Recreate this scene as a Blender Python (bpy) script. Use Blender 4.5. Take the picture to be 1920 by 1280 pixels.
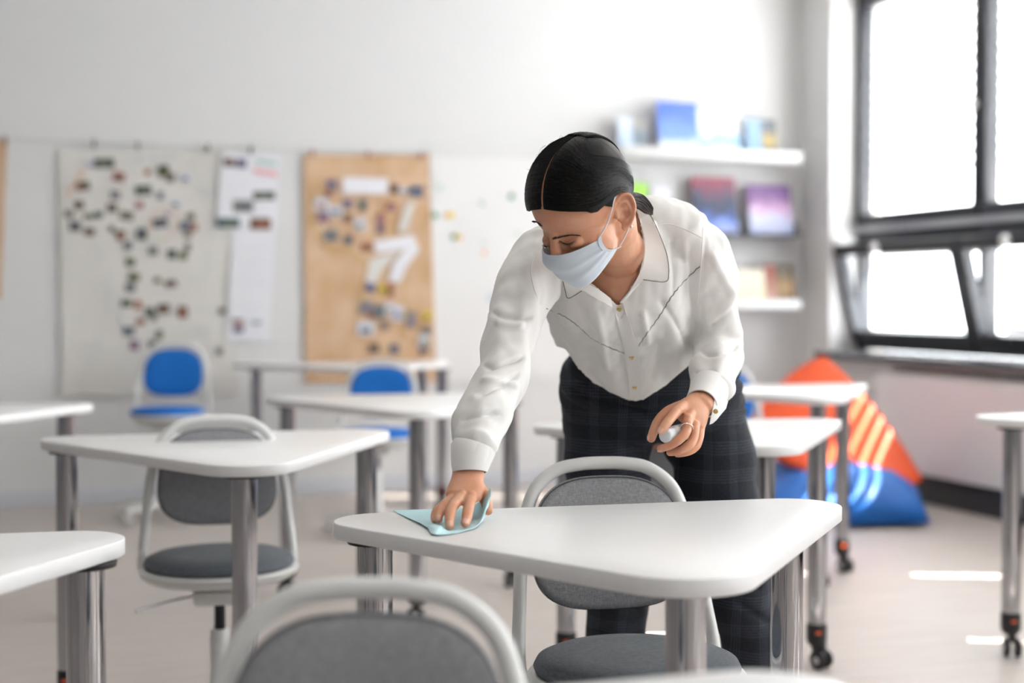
import bpy, bmesh, math, random
import numpy as np
from mathutils import Vector, Matrix, noise
from mathutils.bvhtree import BVHTree
random.seed(7)
for o in list(bpy.data.objects): bpy.data.objects.remove(o)
C = bpy.context.scene.collection
PI = math.pi
# ------------------------------------------------------------------ camera
F = 2667.0; TH = math.radians(19.3); PT = math.atan(80/F); CH = 1.11
Rv = Vector((math.cos(TH), -math.sin(TH), 0))
Fw = Vector((math.sin(TH)*math.cos(PT), math.cos(TH)*math.cos(PT), -math.sin(PT)))
Uv = Rv.cross(Fw)
O = Vector((0, 0, CH))
cd = bpy.data.cameras.new('camera'); cam = bpy.data.objects.new('camera', cd); C.objects.link(cam)
cam.location = O
cam.rotation_euler = Matrix((Rv, Uv, -Fw)).transposed().to_euler()
cd.sensor_width = 36; cd.lens = 50.0; cd.clip_start = 0.05
cd.dof.use_dof = True; cd.dof.focus_distance = 2.5; cd.dof.aperture_fstop = 1.75
cd.dof.aperture_blades = 9
bpy.context.scene.camera = cam
# ------------------------------------------------------------------ light and exposure
wd = bpy.data.worlds.new('world'); bpy.context.scene.world = wd; wd.use_nodes = True
bg = wd.node_tree.nodes['Background']; bg.inputs[0].default_value = (0.93, 0.97, 1.0, 1); bg.inputs[1].default_value = 8.5
vs = bpy.context.scene.view_settings
vs.view_transform = 'Standard'; vs.look = 'None'; vs.gamma = 1; vs.use_curve_mapping = False; vs.exposure = 0.38
sd = bpy.data.lights.new('sun', 'SUN'); sd.energy = 45; sd.angle = math.radians(0.6); sd.color = (1, .95, .87)
so = bpy.data.objects.new('sun', sd); C.objects.link(so)
so.rotation_euler = Vector((-.70, .30, -.62)).to_track_quat('-Z', 'Y').to_euler()
def portal(x, y0, y1, z0, z1):
    a = bpy.data.lights.new('window_portal', 'AREA'); a.shape = 'RECTANGLE'; a.size = z1-z0; a.size_y = y1-y0
    a.cycles.is_portal = True
    o = bpy.data.objects.new('window_portal', a); C.objects.link(o); o.location = (x, (y0+y1)/2, (z0+z1)/2)
    o.rotation_euler = (0, math.radians(90), 0)
FILL = 5.0  # glow strength of the added ceiling fill panels
portal(5.08, -2.9, 7.62, 0.9, 2.95)
# ------------------------------------------------------------------ helpers
def PD(u, v, d): return O + (Fw + Rv*((u-960)/F) - Uv*((v-640)/F))*d
def ray(u, v): return Fw + Rv*((u-960)/F) - Uv*((v-640)/F)
def PZ(u, v, z): r = ray(u, v); return O + r*((z-CH)/r.z)
def PY(u, v, y): r = ray(u, v); return O + r*(y/r.y)
def tag(o, label=None, cat=None, group=None, kind=None):
    if label: o['label'] = label
    if cat: o['category'] = cat
    if group: o['group'] = group
    if kind: o['kind'] = kind
    return o
def empty(name, loc=(0, 0, 0), rz=0):
    o = bpy.data.objects.new(name, None); C.objects.link(o); o.location = loc; o.rotation_euler = (0, 0, rz); o.empty_display_size = .1
    return o
def children(o): return [c for c in bpy.data.objects if c.parent == o]
def copy_tree(o, parent=None):
    c = o.copy(); C.objects.link(c)
    if parent: c.parent = parent
    for ch in children(o): copy_tree(ch, c)
    return c
class MB:
    def __init__(s): s.v = []; s.f = []; s.mi = []
    def add(s, vs, fs, mi=0):
        n = len(s.v); s.v += [Vector(p) for p in vs]; s.f += [tuple(i+n for i in f) for f in fs]; s.mi += [mi]*len(fs); return s
    def box(s, c, d, rz=0, mi=0, bev=0.0, M=None):
        bm = bmesh.new(); bmesh.ops.create_cube(bm, size=1)
        for v in bm.verts: v.co = Vector((v.co.x*d[0], v.co.y*d[1], v.co.z*d[2]))
        if bev > 0: bmesh.ops.bevel(bm, geom=list(bm.edges), offset=bev, segments=2, affect='EDGES', profile=.5)
        T = (M or (Matrix.Translation(Vector(c)) @ Matrix.Rotation(rz, 4, 'Z')))
        bm.verts.index_update()
        s.add([T @ v.co for v in bm.verts], [[v.index for v in f.verts] for f in bm.faces], mi); bm.free(); return s
    def tube(s, path, r, seg=12, closed=False, mi=0, cap=True):
        P = [Vector(p) for p in path]; n = len(P); rr = r if isinstance(r, (list, tuple)) else [r]*n
        t0 = (P[1]-P[0]).normalized(); up = Vector((0, 0, 1)) if abs(t0.z) < .9 else Vector((1, 0, 0))
        a = t0.cross(up).normalized(); vs = []; fs = []
        for i in range(n):
            if closed: t = (P[(i+1) % n]-P[i-1])
            else: t = P[min(i+1, n-1)]-P[max(i-1, 0)]
            t = t.normalized(); a = (a - t*a.dot(t)).normalized(); b = t.cross(a)
            for k in range(seg):
                q = 2*PI*k/seg; vs.append(P[i]+(a*math.cos(q)+b*math.sin(q))*rr[i])
        m = n if closed else n-1
        for i in range(m):
            j = (i+1) % n
            for k in range(seg): fs.append((i*seg+k, i*seg+(k+1) % seg, j*seg+(k+1) % seg, j*seg+k))
        if cap and not closed: fs.append(tuple(range(seg))[::-1]); fs.append(tuple((n-1)*seg+k for k in range(seg)))
        return s.add(vs, fs, mi)
    def lathe(s, prof, c=(0, 0, 0), seg=32, mi=0, M=None, sx=1, sy=1):
        T = M or Matrix.Translation(Vector(c)); vs = []; fs = []
        for r, z in prof:
            for k in range(seg): q = 2*PI*k/seg; vs.append(T @ Vector((r*math.cos(q)*sx, r*math.sin(q)*sy, z)))
        for i in range(len(prof)-1):
            for k in range(seg): fs.append((i*seg+k, i*seg+(k+1) % seg, (i+1)*seg+(k+1) % seg, (i+1)*seg+k))
        if prof[0][0] > 1e-5: fs.append(tuple(range(seg))[::-1])
        if prof[-1][0] > 1e-5: fs.append(tuple((len(prof)-1)*seg+k for k in range(seg)))
        return s.add(vs, fs, mi)
    def prism(s, out, z0, z1, b=0.0, mi=0):
        n = len(out); c = sum((Vector((p[0], p[1])) for p in out), Vector((0, 0)))/n
        def ring(off, z):
            r = []
            for i, p in enumerate(out):
                p = Vector((p[0], p[1])); a = Vector(out[i-1][:2]); d = Vector(out[(i+1) % n][:2])
                t = (d-a).normalized(); nn = Vector((-t.y, t.x))
                if nn.dot(c-p) < 0: nn = -nn
                q = p+nn*off; r.append((q.x, q.y, z))
            return r
        rs = [ring(b, z0), ring(0, z0+b), ring(0, z1-b), ring(b*.3, z1-b*.3), ring(b, z1)] if b > 0 else [ring(0, z0), ring(0, z1)]
        vs = [p for r in rs for p in r]; fs = []
        for i in range(len(rs)-1):
            for k in range(n): fs.append((i*n+k, i*n+(k+1) % n, (i+1)*n+(k+1) % n, (i+1)*n+k))
        fs.append(tuple(range(n))[::-1]); fs.append(tuple((len(rs)-1)*n+k for k in range(n)))
        return s.add(vs, fs, mi)
    def grid(s, P, mi=0, thick=0.0, nrm=None):
        # P rows of points; optional thickness along -normal
        R = len(P); K = len(P[0]); vs = [Vector(p) for r in P for p in r]
        fs = [(i*K+j, i*K+j+1, (i+1)*K+j+1, (i+1)*K+j) for i in range(R-1) for j in range(K-1)]
        if thick > 0:
            N = [Vector((0, 0, 0)) for _ in vs]
            for f in fs:
                a = (vs[f[2]]-vs[f[0]]).cross(vs[f[3]]-vs[f[1]])
                for i in f: N[i] += a
            n0 = len(vs); vs += [vs[i]-N[i].normalized()*thick for i in range(n0)]
            fs2 = [tuple(n0+i for i in f[::-1]) for f in fs]
            bd = [j for j in range(K)] + [i*K+K-1 for i in range(1, R)] + [(R-1)*K+j for j in range(K-2, -1, -1)] + [i*K for i in range(R-2, 0, -1)]
            fs3 = [(bd[(i+1) % len(bd)], bd[i], n0+bd[i], n0+bd[(i+1) % len(bd)]) for i in range(len(bd))]
            fs = fs+fs2+fs3
        return s.add(vs, fs, mi)
    def mesh(s, name, mats, sharp=40, smooth=True):
        me = bpy.data.meshes.new(name); me.from_pydata([tuple(v) for v in s.v], [], s.f)
        for m in (mats if isinstance(mats, (list, tuple)) else [mats]): me.materials.append(m)
        me.polygons.foreach_set('material_index', s.mi)
        bm = bmesh.new(); bm.from_mesh(me); bmesh.ops.recalc_face_normals(bm, faces=bm.faces)
        for f in bm.faces: f.smooth = smooth
        if smooth:
            for e in bm.edges:
                if len(e.link_faces) == 2 and e.calc_face_angle(0) > math.radians(sharp): e.smooth = False
        bm.to_mesh(me); bm.free(); return me
    def build(s, name, mats, parent=None, sharp=40, smooth=True, loc=None):
        o = bpy.data.objects.new(name, s.mesh(name, mats, sharp, smooth)); C.objects.link(o)
        if parent: o.parent = parent
        if loc: o.location = loc
        return o
def smoothpath(pts, n=8):
    P = [Vector(p) for p in pts]; out = []
    for i in range(len(P)-1):
        a, b, c, d = P[max(i-1, 0)], P[i], P[i+1], P[min(i+2, len(P)-1)]
        for k in range(n):
            t = k/n; out.append(.5*((2*b)+(c-a)*t+(2*a-5*b+4*c-d)*t*t+(3*b-3*c+d-a)*t**3))
    out.append(P[-1]); return out
# ------------------------------------------------------------------ materials
MT = {}
def mat(name, col, rough=.5, metal=0, spec=.5, noise_amt=0, noise_scale=20, bump=0, bump_scale=200, sss=0, coat=0, sheen=0, trans=0, alpha=1, col2=None, stretch=None):
    m = bpy.data.materials.new(name); m.use_nodes = True; nt = m.node_tree; b = nt.nodes['Principled BSDF']
    b.inputs['Base Color'].default_value = (*col, 1); b.inputs['Roughness'].default_value = rough; b.inputs['Metallic'].default_value = metal
    b.inputs['Specular IOR Level'].default_value = spec
    if coat: b.inputs['Coat Weight'].default_value = coat; b.inputs['Coat Roughness'].default_value = .1
    if sheen: b.inputs['Sheen Weight'].default_value = sheen
    if trans: b.inputs['Transmission Weight'].default_value = trans
    if sss: b.inputs['Subsurface Weight'].default_value = sss; b.inputs['Subsurface Radius'].default_value = (1, .35, .2); b.inputs['Subsurface Scale'].default_value = .008
    tc = nt.nodes.new('ShaderNodeTexCoord'); src = tc.outputs['Object']
    if stretch:
        mp = nt.nodes.new('ShaderNodeMapping'); mp.inputs['Scale'].default_value = stretch; nt.links.new(src, mp.inputs[0]); src = mp.outputs[0]
    nz = nt.nodes.new('ShaderNodeTexNoise'); nz.inputs['Scale'].default_value = noise_scale; nz.inputs['Detail'].default_value = 5; nt.links.new(src, nz.inputs['Vector'])
    mx = nt.nodes.new('ShaderNodeMix'); mx.data_type = 'RGBA'
    c2 = col2 or tuple(c*(1-noise_amt) for c in col)
    mx.inputs['A'].default_value = (*col, 1); mx.inputs['B'].default_value = (*c2, 1)
    cr = nt.nodes.new('ShaderNodeMapRange'); cr.inputs[1].default_value = .35; cr.inputs[2].default_value = .65
    nt.links.new(nz.outputs['Fac'], cr.inputs[0]); nt.links.new(cr.outputs[0], mx.inputs['Factor']); nt.links.new(mx.outputs['Result'], b.inputs['Base Color'])
    if bump:
        n2 = nt.nodes.new('ShaderNodeTexNoise'); n2.inputs['Scale'].default_value = bump_scale; n2.inputs['Detail'].default_value = 3; nt.links.new(src, n2.inputs['Vector'])
        bp = nt.nodes.new('ShaderNodeBump'); bp.inputs['Strength'].default_value = bump; bp.inputs['Distance'].default_value = .002
        nt.links.new(n2.outputs['Fac'], bp.inputs['Height']); nt.links.new(bp.outputs[0], b.inputs['Normal'])
    MT[name] = m; return m
M_wall = mat('wall_paint', (.73, .725, .72), .7, bump=.05, bump_scale=300, noise_amt=.01)
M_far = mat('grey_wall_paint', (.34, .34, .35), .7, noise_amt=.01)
M_ceil = mat('ceiling_paint', (.85, .85, .84), .8)
M_top = mat('white_laminate', (.87, .87, .87), .30, noise_amt=.015, noise_scale=60)
M_chrome = mat('chrome', (.46, .46, .485), .08, metal=1, noise_amt=.02)
M_black = mat('black_plastic', (.012, .012, .014), .38, noise_amt=.2)
M_orange_dot = mat('orange_plastic', (.75, .10, .02), .4)
M_white = mat('white_powder_coat', (.74, .745, .73), .3, noise_amt=.02)
M_red = mat('grey_rubber', (.2, .2, .2), .6)
M_blue = mat('blue_fabric', (.004, .17, .62), .8, bump=.3, bump_scale=900, noise_amt=.15, noise_scale=300)
M_gunit = mat('dark_window_frame', (.018, .021, .028), .38)
M_alu = mat('aluminium_trim', (.45, .45, .47), .35, metal=.6)
M_handle = mat('silver_handle', (.82, .82, .83), .3, metal=.3)
M_rad = mat('radiator_enamel', (.86, .85, .84), .4)
M_sill = mat('grey_window_board', (.05, .05, .06), .25)
M_wpaper = mat('plain_white_paper', (.80, .79, .78), .75)
M_skirt = mat('skirting_white', (.62, .63, .67), .4)
M_dark = mat('dark_skirting', (.03, .03, .035), .5)
M_slat = mat('pale_slat', (.80, .80, .80), .5)
M_bag_o = mat('orange_fabric', (.80, .085, .008), .55, bump=.2, bump_scale=300, noise_amt=.12, noise_scale=4)
M_bag_b = mat('blue_bag_fabric', (.004, .13, .50), .5, bump=.2, bump_scale=300, noise_amt=.12, noise_scale=4)
M_shelf_dark = mat('dark_shelf', (.05, .05, .055), .5)
M_paper = mat('white_paper', (.72, .715, .70), .8, noise_amt=.03, noise_scale=3)
M_paper2 = mat('bright_paper', (.80, .80, .84), .7, noise_amt=.02)
def fabric(name, c1, c2, sc=900):
    m = bpy.data.materials.new(name); m.use_nodes = True; nt = m.node_tree; b = nt.nodes['Principled BSDF']; b.inputs['Roughness'].default_value = .9
    b.inputs['Sheen Weight'].default_value = .15
    tc = nt.nodes.new('ShaderNodeTexCoord'); out = []
    for st in ((sc, sc*.12, sc*.12), (sc*.12, sc*.12, sc)):
        mp = nt.nodes.new('ShaderNodeMapping'); mp.inputs['Scale'].default_value = st; nt.links.new(tc.outputs['Object'], mp.inputs[0])
        nz = nt.nodes.new('ShaderNodeTexNoise'); nz.inputs['Scale'].default_value = 1; nz.inputs['Detail'].default_value = 2; nt.links.new(mp.outputs[0], nz.inputs['Vector']); out.append(nz)
    ad = nt.nodes.new('ShaderNodeMath'); ad.operation = 'ADD'; nt.links.new(out[0].outputs['Fac'], ad.inputs[0]); nt.links.new(out[1].outputs['Fac'], ad.inputs[1])
    mr = nt.nodes.new('ShaderNodeMapRange'); mr.inputs[1].default_value = .75; mr.inputs[2].default_value = 1.25; nt.links.new(ad.outputs[0], mr.inputs[0])
    mx = nt.nodes.new('ShaderNodeMix'); mx.data_type = 'RGBA'; mx.inputs['A'].default_value = (*c1, 1); mx.inputs['B'].default_value = (*c2, 1)
    nt.links.new(mr.outputs[0], mx.inputs['Factor']); nt.links.new(mx.outputs['Result'], b.inputs['Base Color'])
    bp = nt.nodes.new('ShaderNodeBump'); bp.inputs['Strength'].default_value = .25; bp.inputs['Distance'].default_value = .001; nt.links.new(ad.outputs[0], bp.inputs['Height']); nt.links.new(bp.outputs[0], b.inputs['Normal'])
    return m
M_fabric = fabric('grey_fabric', (.20, .205, .22), (.36, .365, .385))
M_seat = fabric('slate_grey_fabric', (.085, .10, .12), (.13, .145, .165), 700)
# floor: pale vinyl with soft lengthwise streaks
def floor_mat():
    m = bpy.data.materials.new('floor_vinyl'); m.use_nodes = True; nt = m.node_tree; b = nt.nodes['Principled BSDF']
    tc = nt.nodes.new('ShaderNodeTexCoord'); mp = nt.nodes.new('ShaderNodeMapping'); mp.inputs['Scale'].default_value = (1.2, 14, 1); nt.links.new(tc.outputs['Object'], mp.inputs[0])
    nz = nt.nodes.new('ShaderNodeTexNoise'); nz.inputs['Scale'].default_value = 2; nz.inputs['Detail'].default_value = 6; nt.links.new(mp.outputs[0], nz.inputs['Vector'])
    mr = nt.nodes.new('ShaderNodeMapRange'); mr.inputs[1].default_value = .3; mr.inputs[2].default_value = .7; nt.links.new(nz.outputs['Fac'], mr.inputs[0])
    mx = nt.nodes.new('ShaderNodeMix'); mx.data_type = 'RGBA'; mx.inputs['A'].default_value = (.52, .465, .43, 1); mx.inputs['B'].default_value = (.60, .545, .51, 1)
    nt.links.new(mr.outputs[0], mx.inputs['Factor']); nt.links.new(mx.outputs['Result'], b.inputs['Base Color'])
    b.inputs['Roughness'].default_value = .45; b.inputs['Specular IOR Level'].default_value = .3; return m
M_floor = floor_mat()
# ------------------------------------------------------------------ room shell
WX = 4.74; WINX = 4.95; BY = 7.97; LX = -4.8; FY = -3.0; HZ = 3.2
def struct(name, mb, m, **k): o = mb.build(name, m, **k); o['kind'] = 'structure'; return o
struct('floor', MB().box(((LX+WINX)/2+.1, (FY+BY)/2, -.05), (WINX-LX+.6, BY-FY+.4, .1)), M_floor, smooth=False)
struct('ceiling', MB().box(((LX+WINX)/2+.1, (FY+BY)/2, HZ+.05), (WINX-LX+.6, BY-FY+.4, .1)), M_ceil, smooth=False)
struct('wall_back', MB().box(((LX+WINX)/2+.1, BY+.1, HZ/2), (WINX-LX+.6, .2, HZ)), M_wall, smooth=False)
struct('wall_left', MB().box((LX-.1, (FY+BY)/2, HZ/2), (.2, BY-FY, HZ)), M_far, smooth=False)
struct('wall_front', MB().box(((LX+WINX)/2, FY-.1, HZ/2), (WINX-LX+.4, .2, HZ)), M_far, smooth=False)
wr = MB()
RY = 7.62   # reveal of the pier
wr.box((WX+.2, (RY+BY)/2, HZ/2), (.4, BY-RY, HZ))          # pier beside the shelves
wr.box((WX+.2, (FY+RY)/2, .37), (.4, RY-FY, .74))          # parapet
wr.box((WX+.2, (FY+RY)/2, (2.98+HZ)/2), (.4, RY-FY, HZ-2.98))
struct('wall_right', wr, M_wall, smooth=False)
struct('baseboard_back', MB().box(((LX+WX)/2, BY-.008, .045), (WX-LX, .016, .09), bev=.003), M_skirt)
struct('baseboard_right', MB().box((WX-.035, (FY+BY)/2-.02, .075), (.07, BY-FY-.04, .15)), M_dark)
# ------------------------------------------------------------------ windows
def sash(mb, x, y0, y1, z0, z1, w=.07, t=.07, mi=0, M=None, ws=None):
    ws = ws or w
    for c, d in (((x, (y0+y1)/2, z0+w/2), (t, y1-y0, w)), ((x, (y0+y1)/2, z1-w/2), (t, y1-y0, w)), ((x, y0+ws/2, (z0+z1)/2), (t, ws, z1-z0-2*w)), ((x, y1-ws/2, (z0+z1)/2), (t, ws, z1-z0-2*w))):
        if M: mb.box(c, d, mi=mi, M=M @ Matrix.Translation(Vector(c)))
        else: mb.box(c, d, mi=mi, bev=.004)
M_glass = bpy.data.materials.new('window_glass'); M_glass.use_nodes = True; nt_ = M_glass.node_tree; nt_.nodes.remove(nt_.nodes['Principled BSDF'])
g1 = nt_.nodes.new('ShaderNodeBsdfTransparent'); g2 = nt_.nodes.new('ShaderNodeBsdfGlossy'); g2.inputs['Roughness'].default_value = .02; g3 = nt_.nodes.new('ShaderNodeMixShader'); g3.inputs[0].default_value = .05
nt_.links.new(g1.outputs[0], g3.inputs[1]); nt_.links.new(g2.outputs[0], g3.inputs[2]); nt_.links.new(g3.outputs[0], nt_.nodes['Material Output'].inputs[0])
edges = [RY, 6.42, 5.30, 4.10, 2.90, 1.70, .50, -.70, -1.90, -2.95]
for k in range(len(edges)-1):
    y1, y0 = edges[k], edges[k+1]
    w = empty('window_%d' % (k+1), (WINX, (y0+y1)/2, .78)); w['kind'] = 'structure'; wl = Vector(w.location)
    def part(mb, name, m, par):
        off = wl
        mb.v = [v-off for v in mb.v]; return mb.build(name, m, par)
    fr = MB()
    sash(fr, WINX+.03, y0, y1, 1.50, 2.98, w=.06, t=.10, ws=.022)
    sash(fr, WINX+.03, y0, y1, .80, 1.50, w=.06, t=.10, ws=.022)
    part(fr, 'window_frame', M_gunit, w)
    s1 = MB(); sash(s1, WINX-.01, y0+.012, y1-.012, 1.56, 2.95, w=.065, t=.06, ws=.045)
    u = part(s1, 'upper_sash', M_gunit, w)
    g = MB().box((WINX, (y0+y1)/2, 2.25), (.006, y1-y0-.10, 1.28)); part(g, 'glass_pane', M_glass, w)
    # hopper sash tilted into the room about its bottom rail
    ang = math.radians(-14)
    Mh = Matrix.Translation(Vector((WINX-.02, 0, .88))) @ Matrix.Rotation(ang, 4, 'Y') @ Matrix.Translation(Vector((-(WINX-.02), 0, -.88)))
    s2 = MB(); sash(s2, WINX-.03, y0+.012, y1-.012, .86, 1.46, w=.065, t=.06, M=Mh, ws=.05); part(s2, 'hopper_sash', M_gunit, w)
    cc = Vector((WINX-.02, (y0+y1)/2, 1.16)); g2 = MB().box(cc, (.006, y1-y0-.11, .48), M=Mh @ Matrix.Translation(cc)); part(g2, 'glass_pane', M_glass, w)
    tr = MB().box((WINX-.035, (y0+y1)/2, 1.535), (.05, y1-y0, .035), bev=.005); part(tr, 'transom_trim', M_alu, w)
    # handles
    hd = MB(); hy = y0+.03
    hd.lathe([(.0, 0), (.024, 0), (.026, .006), (.022, .014), (.0, .016)], M=Matrix.Translation(Vector((WINX-.04, hy, 2.16))) @ Matrix.Rotation(-PI/2, 4, 'Y'), seg=20)
    hd.tube([(WINX-.05, hy, 2.16), (WINX-.085, hy, 2.16), (WINX-.09, hy, 2.15), (WINX-.09, hy, 2.04)], [.011, .011, .012, .009], seg=10)
    part(hd, 'window_handle', M_handle, w)
    ht = MB(); cy = (y0+y1)/2+.13
    ht.lathe([(.0, 0), (.03, 0), (.032, .012), (.024, .03), (.0, .034)], M=Mh @ Matrix.Translation(Vector((WINX-.06, cy, 1.435))) @ Matrix.Rotation(-PI/2, 4, 'Y'), seg=20)
    part(ht, 'hopper_catch', M_handle, w)
    st = MB(); p = Mh @ Vector((WINX-.03, y0+.02, 1.40)); st.tube([p, (WINX+.0, y0+.02, .98)], .011, seg=8); part(st, 'window_stay', M_handle, w)
    # outside venetian blind
    sl = MB(); bl0 = Vector((WINX+.17, (y0+y1)/2, 2.95))-wl; z = 2.92; zb = 1.40 if k < 1 else .95 if k < 2 else .84
    while z > zb:
        cz = Vector((0, 0, z-2.95)); tl = math.radians(-8 if k < 2 and z < 1.80 else 20)
        sl.box(cz, (.075, y1-y0-.05, .002), M=Matrix.Translation(cz) @ Matrix.Rotation(tl, 4, 'Y')); z -= .075
    bl = sl.build('venetian_blind', M_slat, w, smooth=False, loc=bl0)
    for sy in (-1, 1): MB().tube([(0, sy*(y1-y0)*.36, .0), (0, sy*(y1-y0)*.36, z-2.95+.05)], .0015, seg=5).build('cord', M_slat, bl)
    MB().box((0, 0, z-2.95+.045), (.08, y1-y0-.05, .04), bev=.004).build('bottom_rail', M_slat, bl)
    MB().box((0, 0, .02), (.10, y1-y0-.04, .12), bev=.004).build('head_rail', M_slat, bl)
struct('trim_1', MB().box((WX+.10, (FY+RY)/2, .77), (.42, RY-FY, .045), bev=.006), M_sill)
# ------------------------------------------------------------------ radiators
def radiator(y0, y1, label):
    r = empty('radiator', (4.685, (y0+y1)/2, 0.0)); tag(r, label, 'radiator', 'panel radiators below the windows'); L = y1-y0
    b = MB(); n = int(L/.033); P = []
    prof = [0, 0, .005, .005]
    xs = []
    for i in range(n):
        for j, o_ in enumerate(prof): xs.append((-L/2+(i+[0, .45, .55, .95][j])*L/n, o_))
    rows = []
    for z in (.16, .17, .665, .675): rows.append([(-.035+o_*(1 if .165 < z < .67 else .0), y, z) for y, o_ in xs])
    b.grid(rows, thick=.03)
    b.build('radiator_panel', M_rad, r, sharp=60)
    MB().box((-.015, 0, .685), (.05, L, .02), bev=.004).build('top_grille', M_rad, r)
    for s in (-1, 1): MB().box((.0, s*(L/2-.2), .08), (.03, .04, .16)).build('bracket', M_dark, r)
    t = MB(); t.lathe([(0, 0), (.02, 0), (.024, .01), (.024, .05), (.018, .07), (0, .07)], M=Matrix.Translation(Vector((-.02, L/2+.02, .62))) @ Matrix.Rotation(-PI/2, 4, 'X'), seg=16)
    t.build('thermostat_valve', M_white, r)
radiator(4.2, 6.95, 'long pale ribbed radiator below the windows behind the orange bean bag')
# ------------------------------------------------------------------ tables
def arc_outline(cs):
    # cs: circle centres with radii in counter-clockwise order; hull of the circles
    n = len(cs); out = []
    for i in range(n):
        (px, py, pr), (cx, cy, cr), (nx, ny, nr) = cs[i-1], cs[i], cs[(i+1) % n]
        def ang(ax, ay, ar, bx, by, br):
            d = math.hypot(bx-ax, by-ay); a = math.atan2(by-ay, bx-ax); return a - PI/2 + math.asin((ar-br)/d)*0 - math.asin(max(-1, min(1, (br-ar)/d)))*1
        a0 = ang(px, py, pr, cx, cy, cr); a1 = ang(cx, cy, cr, nx, ny, nr)
        while a1 < a0: a1 += 2*PI
        m = 14
        for k in range(m+1):
            a = a0+(a1-a0)*k/m; out.append((cx+cr*math.cos(a), cy+cr*math.sin(a)))
    return out
def table(A, B, Cc, label, legs=None, zt=.74):
    bx = (A[0]+B[0]+Cc[0])/3; by = (A[1]+B[1]+Cc[1])/3
    r = empty('school_table', (bx, by, 0)); tag(r, label, 'table', 'three-legged white classroom tables')
    loc = lambda c: (c[0]-bx, c[1]-by)
    cs = [(*loc(A), .088), (*loc(Cc), .11), (*loc(B), .088)]
    out = arc_outline(cs)
    MB().prism(out, zt-.026, zt, b=.0022).build('tabletop', M_top, r, sharp=50)
    L = legs or [None]*3
    for c, ov in zip((A, B, Cc), L):
        x, y = loc(ov or c)
        pl = MB().lathe([(0, zt-.034), (.046, zt-.034), (.047, zt-.027), (0, zt-.0265)], (x, y, 0), seg=28).build('mounting_plate', M_black, r)
        lg = MB().lathe([(0, .13), (.028, .13), (.029, .16), (.029, zt-.035), (0, zt-.034)], (x, y, 0), seg=40).build('leg', M_chrome, r)
        ca = MB(); a = random.uniform(-.6, .6)
        ca.lathe([(0, .07), (.024, .07), (.031, .085), (.031, .13), (.028, .137), (0, .137)], (x, y, 0), seg=28)
        dx, dy = math.sin(a)*.018, -math.cos(a)*.018
        ca.box((x+dx*.5, y+dy*.5, .07), (.022, .045, .05), rz=a, bev=.006)
        caster = ca.build('caster_housing', M_black, lg)
        for s in (-1, 1):
            w = MB(); ox, oy = math.cos(a)*.017*s, math.sin(a)*.017*s
            Mw = Matrix.Translation(Vector((x+dx+ox, y+dy+oy, .029))) @ Matrix.Rotation(a, 4, 'Z') @ Matrix.Rotation(PI/2, 4, 'Y') @ Matrix.Translation(Vector((0, 0, -.009)))
            w.lathe([(0, 0), (.022, 0), (.028, .003), (.029, .009), (.028, .015), (.022, .018), (0, .018)], M=Mw, seg=28)
            w.lathe([(0, -.001), (.012, -.001), (.012, .019), (0, .019)], M=Mw, seg=16, mi=1)
            w.build('caster_wheel', [M_black, M_alu], lg)
        MB().box((x-.012, y-.0305, .112), (.018, .003, .008), bev=.001).build('brake_mark', M_orange_dot, lg)
    return r
table((.585, 2.305), (1.315, 2.235), (.875, 1.79), 'sharp white triangular table in front of the woman, being wiped with blue cloth', legs=[(.562, 2.29), (1.300, 2.225), (.885, 1.79)])
table((.15, 3.93), (.90, 3.87), (.50, 3.27), 'white triangular table on the left with a grey chair behind its chrome legs', legs=[(.128, 3.90), (.915, 3.83), (.49, 3.24)])
table((.98, 5.33), (1.74, 5.25), (1.27, 4.6), 'white triangular table in the middle distance left of the woman', legs=[(.96, 5.28), (1.80, 5.16), (1.29, 4.66)])
table((1.17, 7.56), (2.14, 7.42), (1.63, 6.9), 'farthest white table, standing before the brown paper poster', legs=[(1.20, 7.50), (2.08, 7.42), (2.10, 7.1)], zt=.77)
table((1.52, 3.88), (2.29, 3.78), (1.82, 3.25), 'white table directly behind the woman, right of her hip', legs=[(1.52, 3.86), (2.27, 3.71), (1.83, 3.25)])
table((2.6, 5.4), (3.38, 5.30), (2.88, 4.72), 'far right white table in front of the orange bean bag', legs=[(2.66, 5.36), (3.17, 4.99), (2.90, 4.74)])
table((-.6, 5.3), (.17, 5.22), (-.3, 4.6), 'white table cut off at the left edge, farther back', legs=[(-.6, 5.3), (.165, 5.19), (-.3, 4.6)])
table((-.7, 2.36), (.072, 2.28), (-.35, 1.75), 'white table cut off at the left edge, nearest the camera', legs=[(-.7, 2.3), (.098, 2.23), (-.35, 1.8)])
table((2.94, 3.70), (3.71, 3.62), (3.26, 3.04), 'white table with one chrome leg showing at the right edge', legs=[(2.92, 3.64), (3.71, 3.62), (3.26, 3.09)])
table((-.05, 1.18), (.66, 1.17), (.28, .68), 'blurred white tabletop edge along the bottom of the picture', zt=.74)
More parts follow.
